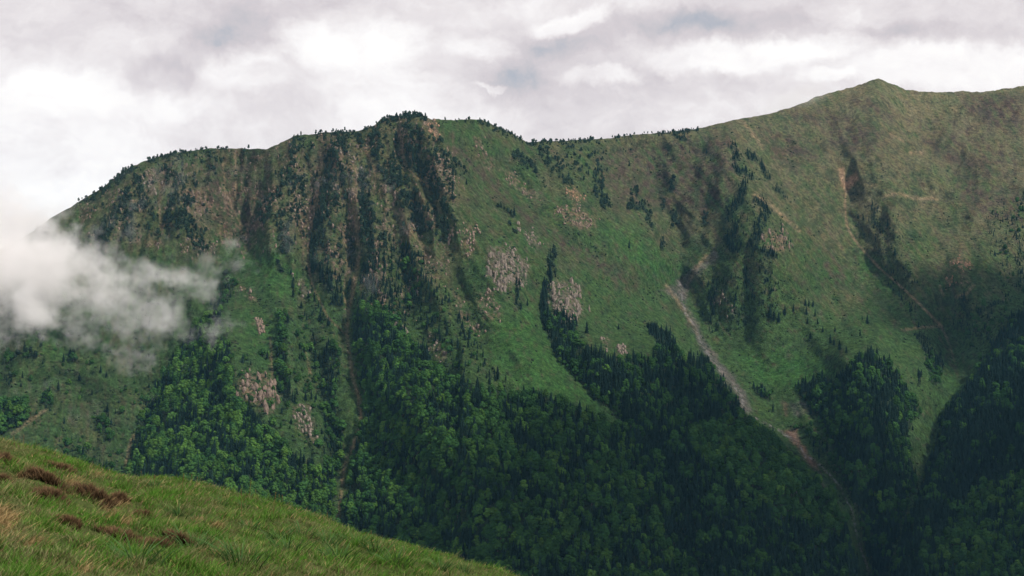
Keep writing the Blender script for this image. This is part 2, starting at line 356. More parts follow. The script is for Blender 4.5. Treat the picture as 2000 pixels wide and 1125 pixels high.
# (polyline, half width, density, share of conifers)  woods in bands
BANDS = [
 ([(142, 399), (170, 388), (205, 370), (260, 330)], 7, .9, 1), ([(250, 378), (222, 431), (192, 463)], 13, .8, 1), ([(257, 405), (249, 456)], 9, .7, 1), ([(75, 455), (95, 450)], 9, .8, 1),
 ([(268, 349), (277, 392), (305, 430)], 8, .85, 1), ([(330, 342), (350, 362)], 16, .7, 1), ([(340, 385), (334, 410), (322, 440)], 8, .9, 1), ([(363, 399), (352, 434), (384, 456), (391, 482)], 16, .8, 1),
 ([(377, 307), (382, 360)], 6, .6, 1), ([(384, 290), (445, 288)], 4, .8, 1), ([(412, 297), (428, 312)], 9, .7, 1), ([(470, 292), (484, 302)], 4, .5, 1), ([(290, 315), (370, 297)], 4, .7, 1),
 ([(560, 272), (583, 268)], 5, .5, 1), ([(583, 275), (569, 317), (554, 360), (526, 399), (512, 430)], 10, .8, 1), ([(544, 420), (550, 450), (558, 488)], 9, .9, 1), ([(583, 350), (575, 400), (585, 430)], 15, .45, 1),
 ([(625, 262), (660, 262), (668, 282)], 11, .85, 1), ([(650, 290), (645, 343), (633, 407), (622, 450), (612, 500), (614, 525), (640, 550), (660, 590)], 13, .9, 1), ([(672, 270), (676, 300)], 8, .6, 1), ([(660, 330), (668, 380), (650, 420)], 12, .5, 1),
 ([(699, 262), (706, 280)], 7, .8, 1), ([(735, 250), (731, 297), (746, 333), (767, 365)], 11, .9, 1), ([(760, 247), (770, 260)], 6, .6, 1),
 ([(703, 336), (707, 379), (717, 429), (710, 464), (724, 500), (721, 553)], 15, .92, 1), ([(771, 315), (778, 343), (792, 379), (813, 411), (827, 450)], 12, .9, 1),
 ([(812, 275), (799, 311), (827, 336), (849, 365)], 17, .8, 1), ([(840, 300), (880, 330)], 18, .55, 1), ([(863, 301), (884, 322), (905, 335)], 7, .7, 1), ([(874, 350), (884, 375)], 7, .8, 1), ([(858, 383), (874, 410)], 9, .85, 1),
 ([(792, 247), (813, 262)], 9, .85, 1), ([(795, 224), (812, 220), (828, 226)], 10, .95, 1), ([(748, 230), (788, 225)], 4, .85, 1), ([(863, 436), (874, 464)], 7, .7, 1), ([(840, 395), (855, 430)], 8, .5, 1),
 ([(973, 404), (990, 411), (1002, 422)], 3.2, 1, 1), ([(940, 237), (984, 255), (1023, 272)], 6, .85, 1), ([(955, 245), (990, 265)], 8, .6, 1), ([(865, 232), (890, 232)], 2, .5, 1), ([(900, 233), (925, 233)], 2, .5, 1),
 ([(998, 297), (1019, 311), (1044, 333), (1058, 347)], 6, .8, 1), ([(1041, 278), (1073, 311), (1098, 340), (1115, 361)], 13, .75, 1), ([(1075, 275), (1165, 270)], 6, .8, 1), ([(1110, 290), (1140, 310)], 14, .35, 1),
 ([(1165, 340), (1169, 379), (1187, 407)], 9, .9, 1), ([(1158, 300), (1140, 330)], 10, .35, 1), ([(1195, 266), (1240, 262)], 3, .7, 1), ([(1253, 260), (1362, 252)], 4, .8, 1), ([(1318, 262), (1338, 272)], 6, .8, 1),
 ([(1241, 373), (1230, 402), (1262, 402), (1272, 440)], 8, .8, 1), ([(1314, 355), (1313, 372)], 5, .9, 1), ([(1318, 420), (1316, 440)], 6, .7, 1), ([(1380, 425), (1378, 440)], 7, .7, 1), ([(1292, 390), (1296, 406)], 5, .7, 1), ([(1294, 470), (1296, 484)], 5, .7, 1),
 ([(1433, 285), (1440, 333), (1470, 345)], 7, .85, 1), ([(1461, 298), (1486, 324), (1500, 345)], 6, .85, 1), ([(1515, 365), (1533, 388)], 5, .7, 1), ([(1453, 361), (1449, 386), (1429, 414)], 9, .85, 1),
 ([(1482, 394), (1496, 414), (1482, 447), (1472, 476)], 11, .85, 1), ([(1495, 490), (1508, 500)], 9, .85, 1), ([(1437, 443), (1421, 472), (1432, 490)], 8, .85, 1), ([(1457, 530), (1460, 550)], 5, .9, 1), ([(1490, 530), (1510, 560)], 12, .4, 1), ([(1380, 560), (1400, 600), (1392, 640)], 14, .3, 1),
 ([(1711, 406), (1705, 440), (1722, 462)], 10, .5, 1), ([(1768, 520), (1772, 540)], 5, .7, 1), ([(1997, 380), (1998, 392)], 5, .8, 1), ([(1989, 465), (1993, 540)], 8, .6, 1), ([(1745, 560), (1760, 575), (1790, 625)], 10, .35, 1),
 ([(1078, 492), (1074, 535), (1064, 578), (1062, 605), (1068, 640)], 8, 1, 1), ([(1086, 520), (1088, 540)], 5, .6, 1), ([(1276, 645), (1300, 675), (1320, 700)], 9, .95, 1), ([(1010, 560), (1010, 600)], 5, .8, 1), ([(1000, 440), (1010, 455)], 4, .5, 1),
 ([(1800, 658), (1808, 680), (1828, 700)], 9, .9, 1), ([(1822, 700), (1826, 738)], 14, 1, .2), ([(1836, 695), (1838, 730)], 4, .9, 1), ([(1794, 730), (1794, 752)], 3.5, .9, 1), ([(1484, 762), (1498, 775)], 9, .9, .8),
 ([(1885, 590), (1892, 620)], 9, .7, 1), ([(1915, 610), (1955, 590)], 6, .7, 1), ([(1875, 625), (1900, 650)], 14, .35, .7),
 ([(450, 548), (440, 575), (425, 600)], 13, .7, .5), ([(543, 515), (545, 530)], 4, .8, 1), ([(570, 540), (573, 560)], 5, .9, 1), ([(555, 620), (549, 677), (547, 738), (560, 778)], 11, .8, .3), ([(604, 684), (612, 700)], 8, .6, .4), ([(600, 640), (625, 680), (645, 720)], 10, .3, .6),
 ([(647, 700), (640, 760), (648, 826), (655, 880), (650, 930)], 17, .8, .4), ([(205, 590), (190, 580)], 7, .6, .3), ([(130, 690), (141, 690)], 4, .9, 1), ([(30, 690), (68, 700)], 4, .9, .9), ([(12, 705), (20, 700)], 7, .7, .5), ([(95, 775), (92, 790)], 10, .8, .6),
 ([(200, 830), (215, 850)], 13, .8, .2), ([(160, 775), (175, 775)], 9, .6, .1), ([(205, 803), (206, 812)], 4, 1, 1), ([(60, 590), (160, 590)], 14, .4, .2), ([(210, 640), (220, 640)], 8, .5, .3), ([(120, 870), (240, 930)], 22, .35, .2), ([(0, 735), (20, 745)], 7, .6, .2), ([(290, 695), (296, 700)], 4, .9, .8), ([(225, 770), (240, 765)], 6, .5, .1),
 ([(830, 530), (860, 600), (900, 640), (935, 700), (960, 740)], 12, .35, .9), ([(735, 620), (790, 700), (830, 760)], 26, .5, .6), ([(860, 560), (880, 600), (925, 690)], 6, .5, 1)]
# woods as areas: polygon, density, share of conifers, light-green share of the broadleaves
WOODS = [
 ([(150, 395), (250, 330), (400, 290), (440, 300), (420, 380), (410, 480), (340, 470), (240, 480), (180, 470)], .16, 1, 0), ([(540, 300), (600, 262), (640, 280), (630, 400), (600, 500), (560, 480), (510, 430)], .17, 1, 0),
 ([(640, 260), (740, 240), (850, 240), (900, 340), (890, 430), (860, 480), (700, 480), (620, 460)], .18, 1, 0), ([(620, 450), (700, 480), (690, 600), (640, 560)], .4, 1, .1), ([(1030, 280), (1180, 275), (1190, 400), (1120, 370)], .24, 1, 0),
 ([(1380, 540), (1500, 540), (1530, 620), (1420, 660), (1370, 620)], .22, 1, 0), ([(1420, 380), (1500, 390), (1560, 480), (1480, 530), (1410, 490)], .24, 1, 0), ([(1690, 400), (1760, 420), (1800, 560), (1740, 560), (1690, 470)], .15, 1, 0), ([(1920, 420), (2010, 380), (2020, 600), (1960, 600)], .28, .9, 0), ([(1870, 600), (1980, 580), (1960, 650), (1900, 690)], .3, .6, 0),
 ([(820, 500), (900, 600), (960, 720), (900, 740), (800, 640)], .28, .7, .1), ([(470, 700), (640, 640), (660, 900), (560, 860), (470, 770)], .22, .3, .2), ([(0, 560), (300, 560), (320, 800), (240, 900), (0, 850)], .13, .2, .2), ([(560, 540), (620, 560), (670, 700), (600, 700)], .22, .6, .1),
 ([(700, 470), (760, 460), (830, 500), (828, 560), (820, 600), (790, 640), (740, 640), (716, 640), (695, 600), (700, 540)], .62, .9, .1),
 ([(695, 600), (760, 610), (800, 660), (880, 740), (960, 762), (1010, 770), (1100, 772), (1150, 792), (1216, 832), (1290, 800), (1500, 1200), (640, 1200), (660, 1010), (672, 930), (712, 830), (698, 740), (685, 650)], 1, .30, .24),
 ([(1122, 626), (1133, 677), (1155, 691), (1183, 691), (1201, 706), (1219, 706), (1240, 691), (1261, 702), (1285, 698), (1276, 645), (1297, 649), (1321, 677), (1345, 702), (1385, 702), (1403, 738), (1424, 759), (1442, 780), (1462, 811), (1513, 854), (1563, 896), (1602, 925), (1631, 957), (1660, 1012), (1692, 1125), (1700, 1250), (1400, 1250), (1320, 1100), (1260, 900), (1216, 832), (1187, 800), (1155, 773), (1110, 725), (1078, 690), (1064, 640), (1058, 600)], 1, .68, .08),
 ([(1340, 840), (1460, 812), (1513, 854), (1563, 896), (1631, 957), (1660, 1012), (1640, 1060), (1500, 1000), (1380, 920)], .95, .0, .15),
 ([(402, 625), (427, 606), (441, 649), (451, 695), (459, 773), (498, 816), (551, 862), (583, 901), (640, 923), (655, 960), (660, 1060), (200, 1060), (249, 915), (263, 862), (277, 809), (295, 773), (320, 731), (341, 695), (370, 650)], 1, .22, .62),
 ([(-400, 800), (0, 788), (57, 785), (60, 815), (20, 845), (-100, 900), (-400, 950)], .9, .3, .3),
 ([(1552, 756), (1570, 750), (1606, 740), (1630, 747), (1663, 713), (1677, 697), (1702, 688), (1737, 712), (1758, 738), (1790, 787), (1798, 809), (1776, 844), (1780, 898), (1790, 950), (1762, 1010), (1730, 1140), (1700, 1250), (1695, 1125), (1680, 1030), (1650, 960), (1640, 920), (1620, 870), (1600, 830), (1578, 795)], .97, .6, .15),
 ([(1500, 835), (1560, 830), (1600, 840), (1640, 900), (1660, 950), (1640, 945), (1600, 905), (1570, 862)], .5, .1, .0),
 (RIGHT_WOOD, 1, .88, .1), ([(1900, 960), (2100, 900), (2100, 1200), (1880, 1200), (1800, 1130)], .9, .25, .3)]
# openings inside the woods
CLEAR = [([(1000, 690), (1060, 650), (1110, 730), (1160, 780), (1190, 806), (1212, 832), (1160, 822), (1110, 790), (1040, 760)], 1), ([(660, 1020), (655, 940), (672, 905), (680, 940), (672, 1020)], 1), ([(1520, 835), (1575, 838), (1590, 890), (1560, 880)], .8), ([(1815, 870), (1836, 835), (1840, 850), (1822, 890)], .9)]
ROCKS = [
 ([(955, 485), (995, 482), (1033, 517), (1027, 553), (977, 567), (952, 535)], 1, 'grey jagged rock outcrop in the middle of the face below the tree row', .0),
 ([(1068, 575), (1088, 548), (1135, 560), (1141, 606), (1126, 628), (1087, 628)], 1, 'grey rock outcrop right of the narrow dark tree strip above the conifer wood', .0),
 ([(907, 500), (905, 468), (915, 442), (930, 445), (926, 480), (918, 502)], .9, 'thin pinkish rock rib standing upright on the green face', .6),
 ([(1015, 440), (1040, 452), (1058, 480), (1050, 492), (1030, 470), (1012, 455)], .7, 'broken rock band above and right of the large grey outcrop', .0),
 ([(930, 575), (965, 572), (980, 600), (972, 628), (945, 622), (932, 598)], .55, 'patchy rocks on the grass below the large grey outcrop', .3),
 ([(1085, 408), (1120, 402), (1160, 425), (1165, 442), (1135, 448), (1100, 430)], .8, 'pale pink scattered rocks on the long diagonal meadow', .6),
 ([(1106, 366), (1116, 367), (1136, 388), (1130, 394), (1112, 380)], 1, 'small bright orange rock scar on the diagonal meadow', 1.),
 ([(930, 268), (940, 270), (945, 300), (965, 318), (958, 330), (938, 312)], .7, 'rocky rib just below the crest right of the summit knob', .4),
 ([(980, 330), (1000, 330), (1040, 372), (1060, 398), (1030, 390), (990, 352)], .55, 'long rocky band slanting down the upper meadow', .3),
 ([(834, 240), (848, 240), (860, 264), (852, 272), (840, 258)], 1, 'bare pink rock slab beside the summit knob', .8),
 ([(1488, 462), (1530, 448), (1548, 474), (1530, 490), (1496, 486)], .8, 'reddish rock outcrop beside the dark trees of the middle spur', .6),
 ([(1856, 512), (1872, 500), (1892, 508), (1896, 520), (1874, 526), (1860, 522)], 1, 'orange rock face high on the right hand slope', 1.),
 ([(1848, 546), (1860, 546), (1858, 558), (1850, 556)], .8, 'small tan rock patch below the orange rock face', .8), ([(1882, 542), (1894, 544), (1892, 555), (1883, 553)], .8, 'small pale rock patch above the tan landslip', .6),
 ([(458, 752), (483, 724), (520, 732), (535, 750), (546, 782), (530, 800), (512, 802), (498, 788), (462, 770)], .9, 'pinkish cliff beside the bright green wood at the left', .5),
 ([(572, 790), (600, 792), (615, 830), (618, 862), (600, 866), (582, 830)], .8, 'grey broken rocks below the pinkish cliff', .1),
 ([(498, 622), (510, 624), (518, 650), (508, 652)], .6, 'small rock rib in the grass above the pinkish cliff', .5), ([(472, 560), (492, 566), (500, 585), (486, 588)], .6, 'small rocks right of the mist', .6),
 ([(566, 380), (600, 372), (618, 400), (612, 440), (590, 462), (572, 430)], .6, 'brown crags among the pines of the upper left face', .3),
 ([(275, 340), (300, 330), (330, 320), (350, 345), (320, 372), (295, 382), (280, 365)], .6, 'dark crags below the leftmost crest', .0),
 ([(350, 455), (380, 470), (425, 470), (420, 485), (385, 495), (355, 478)], .5, 'dark craggy foot of the left rock rib', .0),
 ([(646, 264), (668, 268), (690, 310), (712, 345), (690, 340), (660, 320)], .5, 'crags between the pine strips under the crest', .2),
 ([(835, 295), (870, 300), (895, 345), (890, 395), (860, 370), (845, 340)], .55, 'brown crags right of the pines under the summit knob', .3),
 ([(880, 560), (892, 566), (918, 625), (945, 645), (935, 655), (905, 640)], .5, 'thin rocky band slanting down beside the green meadow', .3),
 ([(770, 630), (790, 640), (800, 660), (790, 672), (770, 650)], .5, 'rocks among the trees at the top of the broad wood', .2),
 ([(838, 650), (858, 660), (872, 700), (858, 712), (840, 680)], .5, 'rocks in the open scrub above the broad wood', .2),
 ([(1176, 660), (1192, 656), (1190, 680), (1178, 690)], .7, 'small grey rocks above the edge of the conifer wood', 0), ([(1206, 676), (1216, 672), (1224, 690), (1210, 694)], .6, 'smaller grey rocks nearest the conifer wood', 0),
 ([(1395, 570), (1412, 566), (1425, 600), (1440, 610), (1420, 625), (1400, 605)], .5, 'rocks on the slope right of the stream gully', .1),
 ([(575, 540), (590, 545), (610, 575), (604, 580), (585, 560)], .7, 'pale rocks lining the edge of a grassy shoulder', .1),
 ([(820, 470), (835, 480), (855, 540), (845, 560), (825, 520)], .45, 'brown crags at the foot of the pine ribs', .4),
 ([(640, 300), (665, 330), (675, 400), (655, 420), (645, 360)], .4, 'rust coloured crags beside the pale gully', .5)]
SCREE = [([(1380, 500), (1398, 484), (1404, 500), (1380, 524), (1350, 552), (1340, 590), (1318, 585), (1290, 566), (1318, 560), (1330, 545)], .75), ([(1345, 600), (1378, 672), (1420, 718), (1455, 765), (1470, 806), (1452, 806), (1436, 770), (1400, 725), (1360, 660)], .8),
 ([(1540, 788), (1580, 786), (1586, 806), (1550, 812)], .5), ([(1636, 330), (1645, 332), (1652, 352), (1660, 345), (1672, 338), (1672, 350), (1662, 366), (1652, 372), (1642, 352)], .95)]
RUST = [([(1530, 788), (1537, 790), (1538, 810), (1532, 812)], .9), ([(1528, 842), (1556, 836), (1566, 868), (1590, 900), (1604, 925), (1580, 905), (1556, 872)], .95)]
HEATH = [([(1660, 190), (1700, 195), (1750, 225), (1740, 235), (1690, 215)], .8), ([(1540, 225), (1600, 215), (1660, 232), (1600, 240), (1550, 235)], .7), ([(1880, 190), (2000, 185), (2000, 260), (1930, 250), (1890, 225)], .75),
 ([(1800, 255), (1850, 290), (1940, 330), (1930, 345), (1860, 320), (1800, 280)], .75), ([(1600, 240), (1700, 240), (1740, 270), (1700, 300), (1620, 290)], .45), ([(1480, 250), (1560, 260), (1600, 300), (1560, 340), (1500, 300)], .45),
 ([(880, 262), (960, 350), (1060, 440), (1180, 505), (1260, 565), (1230, 565), (1120, 500), (1000, 420), (930, 350), (880, 290)], .5), ([(1160, 300), (1430, 260), (1440, 330), (1400, 420), (1200, 400)], .45), ([(1850, 330), (2000, 370), (2000, 440), (1900, 420)], .45),
 ([(400, 310), (480, 330), (520, 400), (480, 480), (400, 430)], .45), ([(1600, 480), (1640, 500), (1660, 560), (1620, 560)], .3), ([(1770, 230), (1870, 230), (1990, 300), (1990, 350), (1880, 300)], .3)]
LUSH = [([(1180, 440), (1240, 450), (1330, 530), (1320, 560), (1250, 520)], .8), ([(960, 640), (1040, 600), (1080, 690), (1180, 800), (1210, 830), (1120, 790), (1010, 770), (960, 700)], .8), ([(1440, 690), (1560, 690), (1640, 730), (1550, 760), (1480, 750)], .9),
 ([(400, 460), (560, 470), (600, 540), (560, 600), (470, 540)], .6), ([(470, 600), (560, 640), (540, 720), (480, 700)], .5), ([(1640, 400), (1680, 480), (1760, 560), (1800, 620), (1740, 600), (1660, 500)], .5), ([(1840, 640), (1900, 650), (1880, 760), (1840, 780), (1820, 700)], .3),
 ([(1800, 330), (1900, 340), (1950, 380), (1850, 370)], .4), ([(20, 640), (120, 620), (180, 640), (100, 700)], .6)]

def wood_density(U, V):
    """density of trees, share of conifers, share of light green crowns"""
    wU = U + 9*fbm(U/22, V/22, 3, 51); wV = V + 9*fbm(U/22, V/22, 3, 57)
    d = np.zeros(U.shape); c = np.full(U.shape, .5); l = np.zeros(U.shape)
    for P, dens, cs, ls in WOODS:
        hard = P is RIGHT_WOOD
        a = area(U+1.3*(wU-U) if hard else wU, V+1.3*(wV-V) if hard else wV, P, 7)
        c = np.where(a > .4, cs, c); l = np.where(a > .4, ls, l); d = np.maximum(d*(1-a*.0), a*dens)
    for P, k in CLEAR:
        d = d*(1-area(wU, wV, P, 5)*k)
    small = np.zeros(U.shape)
    for P, w, dens, cs in BANDS:
        a = stroke(wU, wV, P, w, .45)*dens
        m = a > d
        d = np.where(m, a, d); c = np.where(m, cs, c)
    right = sstep(U, 1150, 1250)
    for P, w in GULLIES: d = d*(1-stroke(U, V, P, w*1.6, .5))
    d = d*(1-stroke(U, V, STREAM, 7, .5))*(1-stroke(U, V-9, STREAM[12:], 8, .5))*(1-stroke(U+3, V-20, STREAM[12:], 8, .5))
    thin = sstep(V, 620, 520)
    d = d*(1-thin+thin*np.clip(.75+.35*right+1.9*fbm(U/9, V/13, 3, 171), .05, 1.15))
    return d, c, l

# ------------------------------------------------------------------ ground colour (own colours, plus warm light painted on the summit)
wU = UU + 8*fbm(UU/20, VV/20, 3, 61); wV = VV + 8*fbm(UU/20, VV/20, 3, 67)
def A3(*c): return np.array(c, float)
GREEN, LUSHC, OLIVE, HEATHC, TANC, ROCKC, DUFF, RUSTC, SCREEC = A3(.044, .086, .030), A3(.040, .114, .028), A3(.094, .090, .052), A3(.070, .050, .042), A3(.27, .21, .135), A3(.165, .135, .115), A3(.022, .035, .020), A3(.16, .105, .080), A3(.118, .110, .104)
nA = fbm(UU/70, VV/70, 4, 71); nB = fbm(UU/13, VV/16, 4, 77); nC = fbm(UU/4.5, VV/5, 2, 79)
c_, s_ = math.cos(math.radians(52)), math.sin(math.radians(52))
streak = np.where(UU < 900, fbm(UU/7, VV/70, 3, 81), fbm((UU*s_-VV*c_)/7, (UU*c_+VV*s_)/80, 3, 82))
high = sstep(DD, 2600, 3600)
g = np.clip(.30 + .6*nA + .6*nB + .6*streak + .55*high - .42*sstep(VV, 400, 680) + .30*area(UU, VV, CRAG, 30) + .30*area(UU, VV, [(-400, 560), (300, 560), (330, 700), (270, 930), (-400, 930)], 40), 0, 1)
col = GREEN*(1-g[..., None]) + OLIVE*g[..., None]*(1+.30*high[..., None]+.40*sstep(DD, 3500, 3850)[..., None]*A3(1.15, 1, 1.0))  # warm summit light painted in: the farthest olive is brightened and reddened
def lay(col, m, c): return col*(1-m[..., None]) + c*m[..., None]
for P, k in LUSH: col = lay(col, area(wU, wV, P, 24)*k*(np.clip(.7-.8*nB, 0, 1)), LUSHC)
for P, k in HEATH: col = lay(col, area(wU, wV, P, 16)*np.clip(k+1.2*nB+.6*nC+.6*streak, 0, 1)*.95, HEATHC)
scr = np.clip(sstep(nB+.6*nC+.35*streak, .28, .6), 0, 1)
col = lay(col, scr*.55, HEATHC*.8)
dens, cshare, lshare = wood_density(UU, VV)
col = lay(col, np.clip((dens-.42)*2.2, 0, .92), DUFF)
rockm = np.zeros(UU.shape)
for P, k, lab, pink in ROCKS:
    a = area(wU, wV, P, 9)*np.clip(k*.8-.50+1.8*(nC+nB)+.7*ridged(UU/9, VV/22, 3, 97), 0, 1)
    rc = ROCKC*(1-pink)+A3(.27, .175, .12)*pink
    col = lay(col, a*.8, rc*.8); rockm = np.maximum(rockm, area(wU, wV, P, 9)*k)
# crags showing through the left face
cr_reg = area(UU, VV, [(150, 400), (250, 330), (420, 292), (560, 290), (600, 262), (840, 225), (900, 330), (890, 420), (850, 560), (740, 640), (640, 560), (540, 480), (420, 500), (300, 480), (180, 470)], 25)
cm = cr_reg*sstep(ridged(UU/16, VV/34, 4, 91)*.6+nC*.5+.45*fbm(UU/45, VV/60, 2, 93), .34, .7)*(1-dens*.6)
col = lay(col, cm*.75, ROCKC*.8+A3(.03, .0, -.01)); rockm = np.maximum(rockm, cm*.8)
for P, k in SCREE: col = lay(col, area(wU, wV, P, 5)*np.clip(k+.6*nB+.5*nC, 0, 1), SCREEC if P[0][0] != 1636 else A3(.36, .245, .165))
for P, k in RUST: col = lay(col, area(wU, wV, P, 5)*np.clip(k+.5*nB, 0, 1), RUSTC)
for P, w in GULLIES: col = lay(col, stroke(UU+2*nC, VV, P, w*.85, .8)*np.clip(.6+.7*nC+.6*nB, 0, .9), TANC*.74)
for P, w in PATHS2: col = lay(col, stroke(UU+3*nB, VV+3*nC, P, w, .8)*np.clip(.6+.6*nC, 0, 1), TANC*.85)
col = lay(col, stroke(UU+1.5*nC, VV, PATHLINE, 2.0, .8)*np.clip(1.0-sstep(VV, 560, 720)*.6, 0, 1), TANC*.8)
col = lay(col, stroke(UU+3*nB, VV, STREAM[:10], 8, .7)*np.clip(.45+nC, 0, .7), SCREEC*.62)
col = lay(col, stroke(UU+2.5*nC, VV+3*nB, STREAM, 2.0, .8)*np.clip(.45+1.7*nC+.8*nB, 0, 1), A3(.165, .162, .16))
tx = fbm(UU/3.2, VV/4.2, 2, 78)
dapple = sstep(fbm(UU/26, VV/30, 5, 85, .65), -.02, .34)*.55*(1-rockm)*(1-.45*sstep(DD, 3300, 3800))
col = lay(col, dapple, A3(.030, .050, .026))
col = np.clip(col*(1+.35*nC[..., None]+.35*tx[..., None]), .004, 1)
# rough relief on rock
DD -= rockm*np.clip(8*(ridged(UU/8, VV/15, 3, 95)), -4, 10)*sstep(VV-rv[None, :], 2, 12)
DD = no_overhang(DD, .12)
PX, PY, PZ = RX*DD, DD, RZ*DD

def mesh_grid(name, X, Y, Z, colors=None):
    nr, nc = X.shape
    me = bpy.data.meshes.new(name)
    co = np.stack([X, Y, Z], -1).reshape(-1, 3).astype(np.float32)
    idx = np.arange(nr*nc).reshape(nr, nc)
    q = np.stack([idx[:-1, :-1], idx[1:, :-1], idx[1:, 1:], idx[:-1, 1:]], -1).reshape(-1, 4)
    me.vertices.add(len(co)); me.vertices.foreach_set("co", co.ravel())
    me.loops.add(q.size); me.loops.foreach_set("vertex_index", q.ravel().astype(np.int32))
    me.polygons.add(len(q)); me.polygons.foreach_set("loop_start", np.arange(0, q.size, 4, dtype=np.int32))
    me.polygons.foreach_set("use_smooth", np.ones(len(q), bool))
    if colors is not None:
        at = me.attributes.new("ground", 'FLOAT_COLOR', 'POINT')
        c4 = np.concatenate([colors.reshape(-1, 3), np.ones((nr*nc, 1))], 1).astype(np.float32)
        at.data.foreach_set("color", c4.ravel())
    me.update(calc_edges=True)
    return me

# behind the crest the ground falls away again
back = [0.0]
rows_x, rows_y, rows_z, rows_c = [], [], [], []
for dlt, drop in ((2600, 1500), (1400, 800), (600, 330), (240, 120), (90, 36), (30, 9), (10, 2)):
    y = PY[0]+dlt; rows_x.append(RX[0]*y); rows_y.append(y); rows_z.append(PZ[0]-drop + dlt*RZ[0]*0.0); rows_c.append(col[0])
bx = PX[-1]*.97, PY[-1]*.97, PZ[-1]-60
X = np.vstack([np.array(rows_x), PX, bx[0][None]]); Y = np.vstack([np.array(rows_y), PY, bx[1][None]]); Z = np.vstack([np.array(rows_z), PZ, bx[2][None]])
CC = np.concatenate([np.array(rows_c), col, col[-1:]], 0)
# the range goes on to both sides, sinking slowly
offs = np.array([120, 320, 650, 1150, 1900, 3000.])
jr = np.arange(X.shape[0])/60.0
for sgn in (-1, 1):
    e = 0 if sgn < 0 else -1
    cx_ = np.stack([X[:, e]+sgn*d_ for d_ in offs], 1); cy_ = np.stack([Y[:, e]-.10*d_+.06*d_*fbm(jr+k_, jr*0+2.5, 2, 211) for k_, d_ in enumerate(offs)], 1)
    cz_ = np.stack([Z[:, e]-.16*d_-.03*d_*fbm(jr+k_*2, jr*0+6.5, 2, 213) for k_, d_ in enumerate(offs)], 1); cc_ = np.repeat(CC[:, e][:, None], len(offs), 1)
    if sgn < 0: X = np.hstack([cx_[:, ::-1], X]); Y = np.hstack([cy_[:, ::-1], Y]); Z = np.hstack([cz_[:, ::-1], Z]); CC = np.concatenate([cc_[:, ::-1], CC], 1)
    else: X = np.hstack([X, cx_]); Y = np.hstack([Y, cy_]); Z = np.hstack([Z, cz_]); CC = np.concatenate([CC, cc_], 1)

def mat_new(name):
    m = bpy.data.materials.new(name); m.use_nodes = True
    nt = m.node_tree; b = nt.nodes['Principled BSDF']
    b.inputs['Roughness'].default_value = 1.0; b.inputs['Specular IOR Level'].default_value = 0.0
    return m, nt, b

mg, nt, b = mat_new("mountain_ground")
at = N(nt, 'ShaderNodeAttribute', attribute_name='ground')
tcn = N(nt, 'ShaderNodeTexCoord'); OB = tcn.outputs['Object']
f1, c1 = NOISE(nt, OB, .11, 6, .65); f2, c2 = NOISE(nt, OB, .5, 4, .7); f3, _ = NOISE(nt, OB, .03, 5, .6)
f4, _ = NOISE(nt, OB, .28, 3, .7)
val = M(nt, 'ADD', M(nt, 'MULTIPLY', M(nt, 'SUBTRACT', f1, .5), 2.6), M(nt, 'MULTIPLY', M(nt, 'SUBTRACT', f2, .5), 2.0))
val = M(nt, 'SUBTRACT', val, MR(nt, f4, .56, .64, 0, .45))
val = M(nt, 'ADD', val, 1.0)
val = M(nt, 'MAXIMUM', val, .28)
vm = N(nt, 'ShaderNodeVectorMath', operation='SCALE'); nt.links.new(at.outputs['Color'], vm.inputs[0]); nt.links.new(val, vm.inputs['Scale'])
hue = MIXC(nt, MR(nt, f3, .42, .62), (1, 1, 1), (1.10, 1.0, .92), 'MIX')
nt.links.new(MIXC(nt, 1.0, vm.outputs[0], hue, 'MULTIPLY'), b.inputs['Base Color'])
bp = N(nt, 'ShaderNodeBump'); bp.inputs['Strength'].default_value = 1.0; bp.inputs['Distance'].default_value = 7.0
nt.links.new(f1, bp.inputs['Height'])
bp2 = N(nt, 'ShaderNodeBump'); bp2.inputs['Strength'].default_value = 1.0; bp2.inputs['Distance'].default_value = 2.4
nt.links.new(f2, bp2.inputs['Height']); nt.links.new(bp.outputs[0], bp2.inputs['Normal'])
nt.links.new(bp2.outputs[0], b.inputs['Normal'])

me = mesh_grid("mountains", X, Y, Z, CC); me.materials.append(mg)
o = bpy.data.objects.new("mountains", me); C.objects.link(o); o['kind'] = 'structure'; o['label'] = 'green mountain ridge with gullies, meadows and a bare summit'

# ------------------------------------------------------------------ small mesh toolkit
def mesh_from(name, V, Fs, mats, fm=None, smooth=False):
    me = bpy.data.meshes.new(name)
    V = np.asarray(V, np.float32); Fs = np.asarray(Fs, np.int32); k = Fs.shape[1]
    me.vertices.add(len(V)); me.vertices.foreach_set("co", V.ravel())
    me.loops.add(Fs.size); me.loops.foreach_set("vertex_index", Fs.ravel())
    me.polygons.add(len(Fs)); me.polygons.foreach_set("loop_start", np.arange(0, Fs.size, k, dtype=np.int32))
    if smooth: me.polygons.foreach_set("use_smooth", np.ones(len(Fs), bool))
    if fm is not None: me.polygons.foreach_set("material_index", np.asarray(fm, np.int32))
    for m in mats: me.materials.append(m)
    me.update(calc_edges=True); me.validate()
    return me

